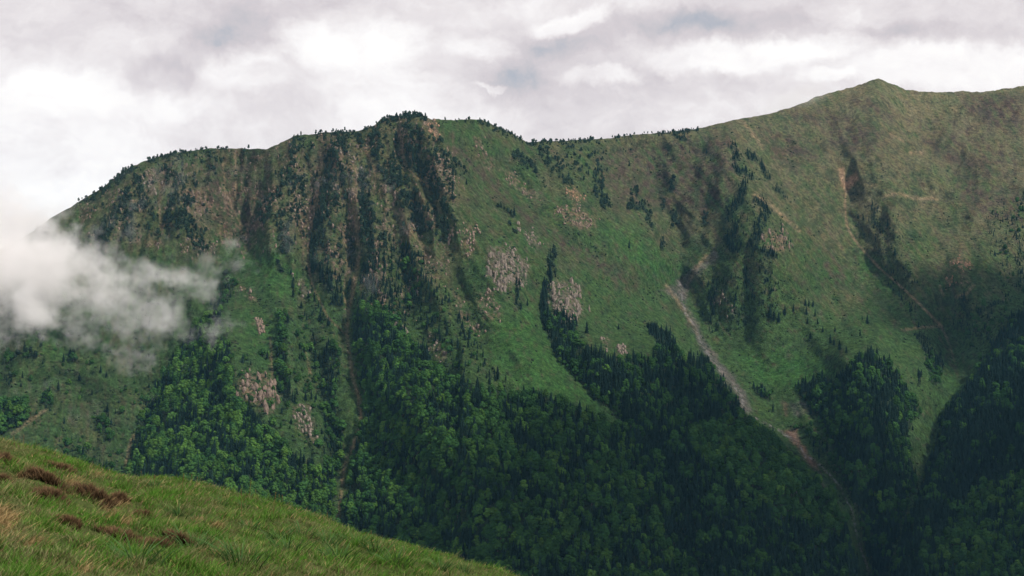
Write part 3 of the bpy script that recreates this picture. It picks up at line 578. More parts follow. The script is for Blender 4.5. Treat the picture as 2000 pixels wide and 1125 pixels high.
def icosa(sub=1):
    t = (1+5**.5)/2
    v = [(-1, t, 0), (1, t, 0), (-1, -t, 0), (1, -t, 0), (0, -1, t), (0, 1, t), (0, -1, -t), (0, 1, -t), (t, 0, -1), (t, 0, 1), (-t, 0, -1), (-t, 0, 1)]
    f = [(0, 11, 5), (0, 5, 1), (0, 1, 7), (0, 7, 10), (0, 10, 11), (1, 5, 9), (5, 11, 4), (11, 10, 2), (10, 7, 6), (7, 1, 8), (3, 9, 4), (3, 4, 2), (3, 2, 6), (3, 6, 8), (3, 8, 9), (4, 9, 5), (2, 4, 11), (6, 2, 10), (8, 6, 7), (9, 8, 1)]
    v = [np.array(p)/np.linalg.norm(p) for p in v]
    for _ in range(sub):
        nf = []; mid = {}
        def m(a, b):
            k = (min(a, b), max(a, b))
            if k not in mid:
                p = v[a]+v[b]; v.append(p/np.linalg.norm(p)); mid[k] = len(v)-1
            return mid[k]
        for a, b_, c in f:
            x, y, z = m(a, b_), m(b_, c), m(c, a); nf += [(a, x, z), (b_, y, x), (c, z, y), (x, y, z)]
        f = nf
    return np.array(v), np.array(f)
ICO1 = icosa(1); ICO0 = icosa(0)

class Geo:
    def __init__(s): s.V = []; s.F = []; s.n = 0
    def add(s, V, Fs):
        s.V.append(np.asarray(V, float)); s.F.append(np.asarray(Fs)+s.n); s.n += len(V)
    def mesh(s, name, mat, smooth=False): return mesh_from(name, np.vstack(s.V), np.vstack(s.F), [mat], smooth=smooth)

def tube(g, a, b, r0, r1, n=6):
    a = np.array(a, float); b = np.array(b, float); d = b-a; d /= np.linalg.norm(d)
    x = np.cross(d, [0, 0, 1] if abs(d[2]) < .9 else [1, 0, 0]); x /= np.linalg.norm(x); y = np.cross(d, x)
    an = np.arange(n)*2*math.pi/n
    ring = np.cos(an)[:, None]*x + np.sin(an)[:, None]*y
    V = np.vstack([a+ring*r0, b+ring*r1]); Fs = []
    for i in range(n):
        j = (i+1) % n; Fs += [(i, j, n+j), (i, n+j, n+i)]
    g.add(V, Fs)

def leafquads(g, P, Nn, size, seed):
    r = np.random.default_rng(seed); n = len(P)
    t = r.normal(size=(n, 3)); t -= (t*Nn).sum(1)[:, None]*Nn*.6; t /= np.linalg.norm(t, axis=1)[:, None]
    bb = np.cross(t, Nn+r.normal(size=(n, 3))*.5); bb /= np.linalg.norm(bb, axis=1)[:, None]+1e-9
    s = size*r.uniform(.6, 1.3, n)[:, None]
    V = np.stack([P+t*s, P-t*s*.4+bb*s*.8, P-t*s*.5-bb*s*.7], 1).reshape(-1, 3)
    g.add(V, np.arange(n*3).reshape(-1, 3))

def broadleaf(seed, h, w, base, lobes, leaf, nleaf, leafsize):
    """crown of uneven lobes with leaf sprays over them, tapered trunk with limbs"""
    r = np.random.default_rng(seed); g = Geo(); t = Geo()
    hub = []
    for k in range(lobes):
        a = k*2.399+r.uniform(0, .8); q = (k+.5)/lobes
        z = base+(h-base)*(.12+.80*q)
        rad = w*.5*math.sin(math.pi*min(.93, .22+.74*q))**.8
        sp_ = (.62, .85)[seed % 2]; cx = math.cos(a)*rad*sp_; cy = math.sin(a)*rad*sp_; z += r.uniform(-.06, .06)*h
        rr = w*r.uniform(.15, .30)*(1.08-.3*q)
        V, Fs = ICO1
        nz = 1+.22*fbm(V[:, 0]*1.7+seed+k*7, V[:, 1]*1.7+V[:, 2]*1.3, 2, seed)+r.uniform(-.10, .10, len(V))
        g.add(V*nz[:, None]*rr*np.array([1, 1, .82])+[cx, cy, z], Fs)
        hub.append((cx, cy, z, rr))
    V, Fs = ICO1; g.add(V*np.array([w*.30, w*.30, (h-base)*.42])+[0, 0, base+(h-base)*.5], Fs)
    P = []; Nn = []
    for k in range(nleaf):
        cx, cy, z, rr = hub[r.integers(len(hub))]
        n_ = r.normal(size=3); n_[2] = n_[2]*.8+.35; n_ /= np.linalg.norm(n_)
        P.append(np.array([cx, cy, z])+n_*rr*r.uniform(.92, 1.38)*np.array([1, 1, .85])); Nn.append(n_)
    leafquads(g, np.array(P), np.array(Nn), leafsize, seed+1)
    tube(t, (0, 0, -1.5), (r.uniform(-.3, .3), r.uniform(-.3, .3), h*.55), w*.045, w*.02, 7)
    for k in range(5):
        cx, cy, z, rr = hub[k*len(hub)//5]
        tube(t, (0, 0, base+(z-base)*.35), (cx, cy, z), w*.018, w*.006, 5)
    return g, t

def conifer(seed, h, w, tiers, base, ragged=.35):
    r = np.random.default_rng(seed); g = Geo(); t = Geo()
    for k in range(tiers):
        q = k/(tiers-1)
        z0 = base+(h-base)*(q*.90); zt = z0+(h-base)*(.9/tiers)*2.3; zt = min(zt, h*1.0)
        rad = w*.5*((1-q)**.85*.95+.05)*r.uniform(.86, 1.1)*(1 if q > .12 else .86)
        n = 13 if q < .6 else 9
        an = np.arange(n)*2*math.pi/n+r.uniform(0, 1)
        rr = rad*np.where(np.arange(n) % 2 == 0, 1, .62)*r.uniform(1-ragged, 1+ragged*.6, n)
        zz = z0-rad*.22*np.where(np.arange(n) % 2 == 0, 1, .1)+r.uniform(-.03, .03, n)*h*.4
        V = [(r.uniform(-.02, .02)*w, r.uniform(-.02, .02)*w, zt)] + [(math.cos(a)*x, math.sin(a)*x, z) for a, x, z in zip(an, rr, zz)] + [(0, 0, z0+rad*.12)]
        Fs = []
        for i in range(n):
            j = (i+1) % n; Fs += [(0, 1+i, 1+j), (n+1, 1+j, 1+i)]
        g.add(V, Fs)
    # loose sprays so the outline is not clean
    m = 70; q = r.uniform(0, 1, m)**1.2; a = r.uniform(0, 2*math.pi, m)
    rad = w*.5*((1-q)**.85)*r.uniform(.75, 1.12, m)
    P = np.stack([np.cos(a)*rad, np.sin(a)*rad, base+(h-base)*q*.93], 1); Nn = np.stack([np.cos(a), np.sin(a), a*0+.5], 1); Nn /= np.linalg.norm(Nn, axis=1)[:, None]
    leafquads(g, P, Nn, w*.11, seed+3)
    tube(t, (0, 0, -2), (0, 0, h*.96), w*.05, w*.008, 7)
    return g, t

def leaf_mat(name, c1, c2, c3, scale=.6):
    m, nt, b = mat_new(name)
    oi = N(nt, 'ShaderNodeObjectInfo'); ge = N(nt, 'ShaderNodeNewGeometry'); tc = N(nt, 'ShaderNodeTexCoord')
    f, _ = NOISE(nt, tc.outputs['Object'], scale, 3, .6)
    a = MIXC(nt, oi.outputs['Random'], c1, c2)
    a = MIXC(nt, MR(nt, f, .4, .65), a, c3)
    rnd = M(nt, 'FRACT', M(nt, 'MULTIPLY', oi.outputs['Random'], 17.31))
    sc = N(nt, 'ShaderNodeVectorMath', operation='SCALE'); nt.links.new(a, sc.inputs[0]); nt.links.new(MR(nt, rnd, 0, 1, .62, 1.35), sc.inputs['Scale'])
    nt.links.new(sc.outputs[0], b.inputs['Base Color'])
    return m
bark, nt, b = mat_new("bark")
tc = N(nt, 'ShaderNodeTexCoord'); f, _ = NOISE(nt, tc.outputs['Object'], 2.0, 4, .6)
nt.links.new(MIXC(nt, f, (.06, .05, .045), (.16, .14, .12)), b.inputs['Base Color'])
m_con = leaf_mat("conifer_needles", (.014, .034, .026), (.022, .045, .028), (.012, .028, .024))
m_bd = leaf_mat("deep_green_leaves", (.028, .078, .020), (.046, .104, .020), (.020, .056, .018))
m_bl = leaf_mat("fresh_green_leaves", (.052, .118, .022), (.078, .150, .024), (.032, .085, .022))
m_pine = leaf_mat("pine_needles", (.022, .042, .028), (.036, .058, .032), (.018, .034, .024))
m_scrub = leaf_mat("scrub_leaves", (.022, .042, .022), (.042, .060, .028), (.018, .032, .020))

# ------------------------------------------------------------------ the trees
def empty(name, loc=(0, 0, 0)):
    e = bpy.data.objects.new(name, None); e.location = loc; e.empty_display_size = 1; C.objects.link(e); return e

PROTO = {'conifer': [], 'deep': [], 'fresh': [], 'pine': []}
for i, (h, w, ti, ba) in enumerate(((18, 6.6, 11, 1.5), (20, 6.0, 12, 2.5), (15, 6.6, 9, 1.0), (16, 7.6, 9, 1.5))):
    g, t = conifer(100+i, h, w, ti, ba); PROTO['conifer'].append((g.mesh("conifer_crown", m_con), t.mesh("conifer_trunk", bark), h))
for key, m, s0 in (('deep', m_bd, 200), ('fresh', m_bl, 300)):
    for i, (h, w, lb) in enumerate(((15, 11, 15), (13, 10, 13), (17, 10, 17), (12, 12, 14))):
        g, t = broadleaf(s0+i, h, w, 2.6, lb, m, 330, .85); PROTO[key].append((g.mesh("broadleaf_crown", m), t.mesh("broadleaf_trunk", bark), h))
for i, (h, w, lb) in enumerate(((9, 5.5, 8), (8, 6.5, 8), (11, 5.5, 10))):
    g, t = broadleaf(400+i, h, w, 1.2, lb, m_pine, 170, .65); PROTO['pine'].append((g.mesh("pine_crown", m_pine), t.mesh("pine_trunk", bark), h))

# candidates: jittered grid over the slopes, finer where the trees look smaller
T = []   # u, v, kind, variant, scale
def scatter(u0, u1, v0, v1, step, fn):
    uu, vv = np.meshgrid(np.arange(u0, u1, step), np.arange(v0, v1, step*.72))
    uu = uu+rng.uniform(-.55, .55, uu.shape)*step + (np.arange(uu.shape[0]) % 2)[:, None]*step*.5
    vv = vv+rng.uniform(-.5, .5, vv.shape)*step*.72
    return uu.ravel(), vv.ravel()
cu, cv = scatter(-300, 2300, 140, 1240, 4.6, None)
ok = (cv > ridge_v(cu)-1); cu, cv = cu[ok], cv[ok]
d, cs, ls = wood_density(cu, cv)
ppos = surf(cu, cv); dist = ppos[:, 1]
patch = fbm(cu/55, cv/45, 3, 111)
cs2 = np.clip(cs + patch*1.1*((cs > .05) & (cs < .95)), 0, 1)
r1 = rng.uniform(size=len(cu)); r2 = rng.uniform(size=len(cu)); r3 = rng.uniform(size=len(cu))
isc = r1 < cs2
pine = isc & (cv < ridge_v(cu)+260) & (cu < 1420) & (r2 < np.where(cv < ridge_v(cu)+60, 1, .8))
pxm = F/dist
wpx = np.where(pine, 4.6, np.where(isc, 4.5, 6.3))*pxm          # crown width on the picture
keep_p = np.clip(d, 0, 1)**1.2*np.clip((4.6*4.6*.72)/(np.maximum(wpx, 4)**2*np.where(isc & ~pine, .62, .40)), 0, 1)
keep_p = keep_p*np.where(d < .12, 0, 1)*np.where((cu < 260) & (d < .2), .45, 1)
# the foreground hill hides this corner
FG = [(-400, 760), (0, 848), (60, 862), (130, 885), (200, 910), (250, 922), (320, 928), (400, 945), (500, 975), (600, 1000), (700, 1030), (800, 1060), (900, 1090), (1000, 1118), (1200, 1180), (1500, 1290), (2000, 1520), (2400, 1760)]
fgv = np.interp(cu, [p[0] for p in FG], [p[1] for p in FG])
keep = (r3 < keep_p) & (cv < fgv+14)
for u, v, c, p, dd, l, pa, ds in zip(cu[keep], cv[keep], isc[keep], pine[keep], d[keep], ls[keep], patch[keep], dist[keep]):
    if p: T.append((u, v, 'pine', R.randrange(3), R.uniform(.45, 1.0)*(.72 if v < ridge_v(u)+12 else 1)))
    elif c: T.append((u, v, 'conifer', R.randrange(4), R.uniform(.5, 1.12)*(1 if dd > .9 else R.choice((.5, .8)))*(.72 if ds > 2700 else 1)))
    else: T.append((u, v, 'fresh' if R.random() < l+pa*.5 else 'deep', R.randrange(4), R.choice((.28, .38, .46, .52, .6, .72, .95))*R.uniform(.85, 1.15)*(1 if dd > .6 else .75)))
CREST = [(142, 262, 1.1), (290, 445, .9), (470, 492, .35), (555, 602, .5), (612, 735, .9), (745, 834, 2.2), (865, 930, .3), (940, 1028, 1.1), (1040, 1168, 1.0), (1195, 1242, .5), (1253, 1364, 1.0), (1376, 1392, .3)]
for a, b_, k in CREST:
    for _ in range(int((b_-a)*k*.8)):
        u = R.uniform(a, b_); q = R.random()**1.7
        if fbm(np.array([u/14]), np.array([3.3]), 2, 181)[0] < .0 and k < 2: continue
        T.append((u, float(ridge_v(u))+.5+q*9, 'pine', R.randrange(3), R.uniform(.22, .72)))
# trees one can point at, standing alone on the slopes: u, v, height in metres, label
LONE = [
 (1385, 584, 16, 'lone dark conifer just right of the head of the stream gully'), (1437, 588, 15, 'conifer standing alone on rocky grass right of the stream gully'), (1393, 616, 19, 'taller conifer on the slope directly right of the stream gully'),
 (1504, 622, 20, 'leftmost conifer of the clump above the middle meadow'), (1512, 628, 21, 'tallest conifer of the clump above the middle meadow'), (1521, 630, 17, 'short conifer at the right foot of the clump above the meadow'), (1533, 616, 15, 'conifer just right of the clump above the middle meadow'),
 (1550, 610, 14, 'slender lone conifer between two clumps above the middle meadow'), (1573, 598, 13, 'upper conifer of the short row above the middle meadow'), (1580, 600, 13, 'second conifer of the short row above the middle meadow'), (1588, 600, 13, 'third conifer of the short row above the middle meadow'),
 (1575, 615, 14, 'conifer directly below the short row of three'), (1592, 619, 13, 'small conifer below and right of the short row of three'), (1577, 633, 11, 'small conifer low on the grassy shoulder'), (1597, 634, 10, 'tiny conifer right of another on the grassy shoulder'),
 (1607, 649, 10, 'tiny conifer in open grass above the middle meadow'), (1631, 648, 9, 'tiny lone conifer halfway to the twin conifers'), (1684, 626, 9, 'smaller of the twin conifers on open grass'), (1694, 633, 15, 'larger of the twin conifers on open grass'),
 (1583, 662, 11, 'lone conifer at the upper edge of the middle meadow'), (1622, 671, 15, 'first conifer of the diagonal row above the spur wood'), (1629, 675, 12, 'second conifer of the diagonal row above the spur wood'), (1640, 685, 16, 'third conifer of the diagonal row above the spur wood'), (1653, 690, 11, 'last conifer of the diagonal row above the spur wood'),
 (1680, 657, 11, 'conifer on open grass above the top of the spur wood'), (1702, 697, 17, 'conifer at the very top of the spur wood'), (1713, 696, 13, 'second conifer at the top of the spur wood'), (1737, 707, 14, 'conifer standing off the right side of the spur wood'),
 (1883, 590, 22, 'tall pointed conifer below the tan landslip on the right slope'), (1794, 640, 10, 'small conifer left of the grassy track bend'), (1748, 500, 16, 'lone pointed conifer on the slope right of the pale path'), (1472, 760, 12, 'small conifer beside the stream at the foot of the meadow'),
 (1676, 428, 10, 'left conifer of the pair right of the pale path'), (1686, 430, 11, 'right conifer of the pair right of the pale path'), (1734, 443, 13, 'conifer right of the sparse trees beside the pale path'), (1229, 486, 14, 'lone conifer on the bright green slope left of the bowl'),
 (911, 361, 9, 'lone bush-like conifer on the diagonal meadow below the summit knob'), (1347, 300, 9, 'lone small conifer on the olive slope below the crest'), (1229, 325, 11, 'round dark tree alone on the olive slope'),
 (124, 708, 12, 'dark conifer alone on the meadow under the mist'), (137, 698, 13, 'left tree of the dark pair under the mist'), (143, 698, 14, 'right tree of the dark pair under the mist'), (44, 739, 9, 'tiny conifer on the meadow at far left'), (1208, 644, 8, 'tiny conifer on the green slope above the conifer wood'),
 (1380, 300, 9, 'lone conifer under the crest where the trees end'), (1279, 313, 9, 'small conifer on the olive slope below the tree line'), (1018, 606, 12, 'lower conifer of the pair beside the meadow tongue'), (1030, 598, 9, 'small conifer right of the pair beside the meadow tongue'),
 (1146, 652, 16, 'conifer standing apart above the conifer wood edge'), (1510, 806, 15, 'conifer on bare brown ground right of the stream'), (1715, 408, 9, 'topmost conifer of the sparse trees beside the pale path'), (988, 745, 9, 'small conifer at the bottom left of the meadow tongue')]

ZONES = [((1700, 600, 2400, 1300), 'the dark wooded spur at the right edge'), ((1500, 680, 1810, 1300), 'the wooded spur right of the stream'), ((1216, 620, 1700, 900), 'the dark wood left of the stream'), ((1216, 900, 1700, 1300), 'the lower wood left of the stream'),
 ((1050, 480, 1216, 860), 'the dark wood beside the meadow tongue'), ((900, 860, 1216, 1300), 'the broad wood low in the centre'), ((640, 720, 900, 1300), 'the broad wood below the near face'), ((900, 700, 1216, 860), 'the top of the broad central wood'),
 ((200, 590, 680, 1300), 'the fresh green wood at the left'), ((-400, 500, 200, 1300), 'the meadows under the mist'), ((-400, 0, 1260, 560), 'the craggy face below the crest')]
def zone(u, v):
    for (a, b_, c, d_), n in ZONES:
        if a <= u <= c and b_ <= v <= d_: return n
    return 'the open mountainside'

KIND_NAME = {'conifer': 'conifer_tree', 'pine': 'conifer_tree', 'deep': 'broadleaf_tree', 'fresh': 'broadleaf_tree'}
WORD = {'conifer': 'dark pointed conifer', 'pine': 'small dark rounded pine', 'deep': 'deep green leafy tree', 'fresh': 'fresh green leafy tree'}
NEEDLE = {}
def place_tree(p, kind, var, sc, label, group, rz):
    cm_, tm_, h = PROTO[kind][var]
    e = empty(KIND_NAME[kind], p); e.rotation_euler = (0, 0, rz); e.scale = (sc, sc, sc)
    e['label'] = label; e['category'] = 'tree'
    if group: e['group'] = group
    for nm, m_ in (('trunk', tm_), ('crown', cm_)):
        q = bpy.data.objects.new(nm, m_); q.parent = e; C.objects.link(q)
        NEEDLE.setdefault((kind, var, nm), q)
for (u, v, h, lab) in LONE:
    p = surf([u], [v])[0]; va = R.randrange(4); R.random()
    place_tree(p, 'conifer', va, h/PROTO['conifer'][va][2]*1.2, lab, None, R.uniform(0, 6))
P3 = surf([t[0] for t in T], [t[1] for t in T])
T = [t for t in T]
def pxsize(i):
    u, v, k, va, sc = T[i]; return PROTO[k][va][2]*sc*F/P3[i][1]
inview = [i for i in range(len(T)) if 0 <= T[i][0] <= 2000 and T[i][1] < min(1120, np.interp(T[i][0], [p[0] for p in FG], [p[1] for p in FG])-2)]
single = set()
for ks, lim in ((('conifer', 'pine'), 300-len(LONE)), (('deep', 'fresh'), 300)):
    c_i = sorted([i for i in inview if T[i][2] in ks], key=lambda i: -pxsize(i))[:lim]; single |= set(c_i)
BOX = {}
for i in single:
    z = zone(T[i][0], T[i][1]); b_ = BOX.setdefault(z, [9e9, 9e9, -9e9, -9e9]); b_[0] = min(b_[0], T[i][0]); b_[1] = min(b_[1], T[i][1]); b_[2] = max(b_[2], T[i][0]); b_[3] = max(b_[3], T[i][1])
def where(i):
    u, v = T[i][:2]; a, t, c, d_ = BOX.get(zone(u, v), [0, 0, 2000, 1125])
    fx = (u-a)/(c-a+1e-6); fy = (v-t)/(d_-t+1e-6)
    col_ = 'left' if fx < .33 else ('right' if fx > .67 else 'middle'); row_ = 'top' if fy < .25 else ('bottom' if fy > .75 else ('upper' if fy < .5 else 'lower'))
    return f"in {row_} {col_} of"
for k in PROTO:            # every variant stands somewhere as a tree of its own
    for va in range(len(PROTO[k])):
        if not any(T[i][2] == k and T[i][3] == va for i in single):
            c_i = [i for i in inview if T[i][2] == k and T[i][3] == va]
            if c_i: single.add(max(c_i, key=pxsize))
for i in sorted(single):
    u, v, k, va, sc = T[i]; z = zone(u, v)
    place_tree(P3[i], k, va, sc, f"{WORD[k]} {where(i)} {z}", f"{'conifers' if k in ('conifer','pine') else 'leafy trees'} in {z}", R.uniform(0, 6))
rest = [i for i in range(len(T)) if i not in single]
print("TREES", len(T), {k: sum(1 for t in T if t[2] == k) for k in PROTO})

def forest(name, kinds, label):
    idx = [i for i in rest if T[i][2] in kinds]
    me = bpy.data.meshes.new(name); n = len(idx)
    me.vertices.add(n); me.vertices.foreach_set("co", P3[idx].astype(np.float32).ravel())
    variants = [(k, va) for k in kinds for va in range(len(PROTO[k]))]
    at = me.attributes.new("variant", 'INT', 'POINT'); at.data.foreach_set("value", np.array([variants.index((T[i][2], T[i][3])) for i in idx], np.int32))
    sz_ = np.array([T[i][4] for i in idx])[:, None]*rng.uniform(.78, 1.25, (n, 3))
    at = me.attributes.new("size", 'FLOAT_VECTOR', 'POINT'); at.data.foreach_set("vector", sz_.astype(np.float32).ravel())
    at = me.attributes.new("turn", 'FLOAT', 'POINT'); at.data.foreach_set("value", rng.uniform(0, 6.28, n).astype(np.float32))
    ob = bpy.data.objects.new(name, me); C.objects.link(ob); ob['kind'] = 'stuff'; ob['label'] = label
    ng = bpy.data.node_groups.new(name, 'GeometryNodeTree')
    ng.interface.new_socket('Geometry', in_out='INPUT', socket_type='NodeSocketGeometry'); ng.interface.new_socket('Geometry', in_out='OUTPUT', socket_type='NodeSocketGeometry')
    gi = ng.nodes.new('NodeGroupInput'); go = ng.nodes.new('NodeGroupOutput'); jo = ng.nodes.new('GeometryNodeJoinGeometry')
    def attr(nm, ty):
        a = ng.nodes.new('GeometryNodeInputNamedAttribute'); a.data_type = ty; a.inputs[0].default_value = nm; return a.outputs[0]
    var = attr('variant', 'INT'); size = attr('size', 'FLOAT_VECTOR'); turn = attr('turn', 'FLOAT')
    cx = ng.nodes.new('ShaderNodeCombineXYZ'); ng.links.new(turn, cx.inputs[2])
    for j, (k, va) in enumerate(variants):
        if (k, va, 'crown') not in NEEDLE: continue
        jg = ng.nodes.new('GeometryNodeJoinGeometry')
        for nm in ('crown', 'trunk'):
            oi = ng.nodes.new('GeometryNodeObjectInfo'); oi.transform_space = 'ORIGINAL'; oi.inputs[0].default_value = NEEDLE[(k, va, nm)]
            ng.links.new(oi.outputs['Geometry'], jg.inputs[0])
        cmp = ng.nodes.new('FunctionNodeCompare'); cmp.data_type = 'INT'; cmp.operation = 'EQUAL'
        ng.links.new(var, cmp.inputs[2]); cmp.inputs[3].default_value = j
        ip = ng.nodes.new('GeometryNodeInstanceOnPoints')
        ng.links.new(gi.outputs[0], ip.inputs['Points']); ng.links.new(cmp.outputs[0], ip.inputs['Selection'])
        ng.links.new(jg.outputs[0], ip.inputs['Instance']); ng.links.new(size, ip.inputs['Scale']); ng.links.new(cx.outputs[0], ip.inputs['Rotation'])
        ng.links.new(ip.outputs[0], jo.inputs[0])
    ng.links.new(jo.outputs[0], go.inputs[0])
    md = ob.modifiers.new("scatter", 'NODES'); md.node_group = ng
forest("conifer_forest", ('conifer', 'pine'), 'dark conifers filling the woods and the ribs below the crest')
forest("broadleaf_forest", ('deep', 'fresh'), 'green leafy trees filling the lower slopes')

# ------------------------------------------------------------------ scrub and rocks on the slopes
def scatter_mesh(pos, sizes, base, squash, seed, name, mat, label, kind='stuff', stretch=None, category=None):
    V0, F0 = base; r = np.random.default_rng(seed); n = len(pos); nv = len(V0)
    V = np.repeat(V0[None], n, 0)*(1+r.uniform(-.38, .38, (n, nv, 1)))
    a = r.uniform(0, 6.28, n); c, s = np.cos(a)[:, None], np.sin(a)[:, None]
    sx = r.uniform(.6, 1.3, (n, 1)); sy = r.uniform(.6, 1.3, (n, 1)); sz = r.uniform(squash[0], squash[1], (n, 1))
    x = V[..., 0]*sx; y = V[..., 1]*sy; z = V[..., 2]*sz
    if stretch is not None: x = x+z*stretch[0]; y = y+z*stretch[1]
    V = np.stack([x*c-y*s, x*s+y*c, z], -1)*sizes[:, None, None]+pos[:, None]
    Fs = (F0[None]+(np.arange(n)*nv)[:, None, None]).reshape(-1, 3)
    me = mesh_from(name, V.reshape(-1, 3), Fs, [mat]); ob = bpy.data.objects.new(name, me); C.objects.link(ob)
    ob['label'] = label
    if category: ob['category'] = category
    else: ob['kind'] = kind
    return ob
su, sv = scatter(-300, 2200, 170, 1100, 4.6, None)
d2, _, _ = wood_density(su, sv)
nz = fbm(su/60, sv/50, 3, 131)+.6*fbm(su/12, sv/18, 3, 137)
pr = np.clip(.02+sstep(nz, .12, .55)*.42, 0, 1)*sstep(su, 2300, 1400)**.5 + .45*np.clip(d2*1.2, 0, 1)*(d2 < .85)
for P, k in LUSH: pr = pr*(1-area(su, sv, P, 14)*.85)
pr = pr*np.where((su < 280) & (sv > 540), .55, 1)
pr = pr*np.where((su > 1560) & (sv < 330), .12, 1)
ok = (rng.uniform(size=len(su)) < pr*.80) & (sv > ridge_v(su)+3) & (d2 < .93)
sp = surf(su[ok], sv[ok])
scatter_mesh(sp+[0, 0, .3], rng.uniform(.8, 1.75, len(sp))**1.9, ICO0, (.5, .95), 5, "scrub", m_scrub, 'low scrub and bushes dotted over the slopes')
print("SCRUB", len(sp))

def rock_mat(name, a, b_):
    m, nt, b = mat_new(name)
    tc = N(nt, 'ShaderNodeTexCoord'); mp = N(nt, 'ShaderNodeMapping'); mp.inputs['Scale'].default_value = (1, 1, .35); nt.links.new(tc.outputs['Object'], mp.inputs[0])
    f, _ = NOISE(nt, mp.outputs[0], .6, 6, .7)
    nt.links.new(MIXC(nt, MR(nt, f, .36, .64), a, b_), b.inputs['Base Color'])
    return m
m_rg = rock_mat("grey_rock", (.045, .040, .036), (.26, .215, .175)); m_rp = rock_mat("pink_rock", (.05, .042, .036), (.27, .20, .155)); m_ro = rock_mat("orange_rock", (.10, .07, .055), (.38, .235, .15))
for P, k, lab, pink in ROCKS:
    Pa = np.array(P, float); lo = Pa.min(0)-9; hi = Pa.max(0)+12
    ru, rv_ = scatter(lo[0], hi[0], lo[1], hi[1], 3.6, None)
    a = area(ru+14*fbm(ru/14, rv_/14, 3, 143), rv_+14*fbm(ru/14, rv_/14, 3, 147), P, 8)*sstep(fbm(ru/7, rv_/19, 3, 141)+.35*(k-.5), .02, .34)
    ok = rng.uniform(size=len(ru)) < a*.75*k
    if ok.sum() < 4: ok = area(ru, rv_, P, 4) > .4
    rp = surf(ru[ok], rv_[ok])
    if len(rp) < 60:           # few enough to pick apart: a boulder each
        e = empty("rock_outcrop", rp.mean(0)); e['label'] = lab; e['category'] = 'rock outcrop'
        for p_ in rp:
            V_ = ICO0[0]*(1+rng.uniform(-.35, .35, (12, 1)))*np.array([1, 1, rng.uniform(1, 2.2)])*rng.uniform(1, 2.6)
            q_ = bpy.data.objects.new("boulder", mesh_from("boulder", V_, ICO0[1], [m_ro if pink > .75 else (m_rp if pink > .25 else m_rg)])); q_.parent = e; q_.location = p_-rp.mean(0); C.objects.link(q_)
        continue
    scatter_mesh(rp+[0, .6, -.8], rng.uniform(.75, 1.8, len(rp))**2.2*1.05, ICO0, (1.0, 3.2), int(Pa[0, 0]), "rock_outcrop", m_ro if pink > .75 else (m_rp if pink > .25 else m_rg), lab, category='rock outcrop')

ku, kv = scatter(120, 1000, 225, 660, 3.8, None)
kk = area(ku, kv, CRAG, 20)*sstep(ridged(ku/16, kv/34, 4, 91)*.6+.5*fbm(ku/6, kv/9, 2, 79)+.55*fbm(ku/45, kv/60, 2, 93), .36, .75)*(kv > ridge_v(ku)+2)
ok = rng.uniform(size=len(ku)) < kk*.7; kp = surf(ku[ok], kv[ok])
scatter_mesh(kp+[0, .5, -.8], rng.uniform(.6, 2.1, len(kp)), ICO0, (1.0, 3.0), 31, "crags", m_rp, 'brown broken rock showing between the pines of the upper left face')
print("CRAGS", len(kp))

# ------------------------------------------------------------------ foreground hillside
EYE = 1.7
def crest_tan(u):
    v = np.interp(u, [p[0] for p in FG], [p[1] for p in FG]); x, z = ray(u, v); return -z
def hill_z(x, y):
    """ground of the near hill: a rounded brow whose outline is seen at the lower left"""
    r = np.hypot(x, y); y_ = np.maximum(y, .05*r+1e-3)
    u = np.clip(1000+F*x/y_*1.0, -1900, 3600)
    vv = np.interp(u, [-1900, -400]+[p[0] for p in FG[1:]]+[3600], [560, 760]+[p[1] for p in FG[1:]]+[2150])
    te = -ray(u, vv+9)[1]
    Dc = 34.0
    yy = np.where(y > 0, y, 0)
    c = EYE/Dc**2; b_ = 2*EYE/Dc-te
    z = -EYE+b_*yy-c*yy*yy
    far = yy > 60
    z60 = -EYE+b_*60-c*3600; sl_ = b_-2*c*60
    z = np.where(far, z60+np.maximum(sl_, -.9)*(yy-60)-.35*(yy-60)*sstep(yy, 60, 160), z)
    z = np.where(y < 0, -EYE-.12*y*.0, z)
    lump = .30*fbm(x/3.4, y/3.4, 3, 151)+.12*fbm(x/.9, y/.9, 2, 155)
    return z+lump*sstep(r, 1.5, 6)-.08
xs = np.concatenate([np.linspace(-400, -40, 30), np.linspace(-38, 30, 340), np.linspace(32, 400, 30)])
ys = np.concatenate([np.linspace(-30, 3, 8), np.linspace(3.3, 60, 300), np.linspace(62, 700, 40)])
HX, HY = np.meshgrid(xs, ys); HZ = hill_z(HX, HY)

def fgpatch(x, y, z):
    """colour kind of the near turf: green, straw share, brown heather share"""
    u = 1000+F*x/np.maximum(y, .1); tv = z/np.maximum(y, .1)
    v = 562.5-F*np.tan(np.arctan(tv)-PITCH)
    return u, v
mf, nt, b = mat_new("turf_soil")
tc = N(nt, 'ShaderNodeTexCoord'); f, _ = NOISE(nt, tc.outputs['Object'], 1.3, 6, .65); f2, _ = NOISE(nt, tc.outputs['Object'], 8, 4, .65)
nt.links.new(MIXC(nt, MR(nt, f2, .35, .7), MIXC(nt, MR(nt, f, .4, .62), (.045, .085, .020), (.085, .085, .035)), (.035, .045, .016)), b.inputs['Base Color'])
me = mesh_grid("hillside", HX, HY, HZ); me.flip_normals(); me.materials.append(mf)
o = bpy.data.objects.new("hillside", me); C.objects.link(o); o['kind'] = 'structure'; o['label'] = 'grassy brow of the near hill'

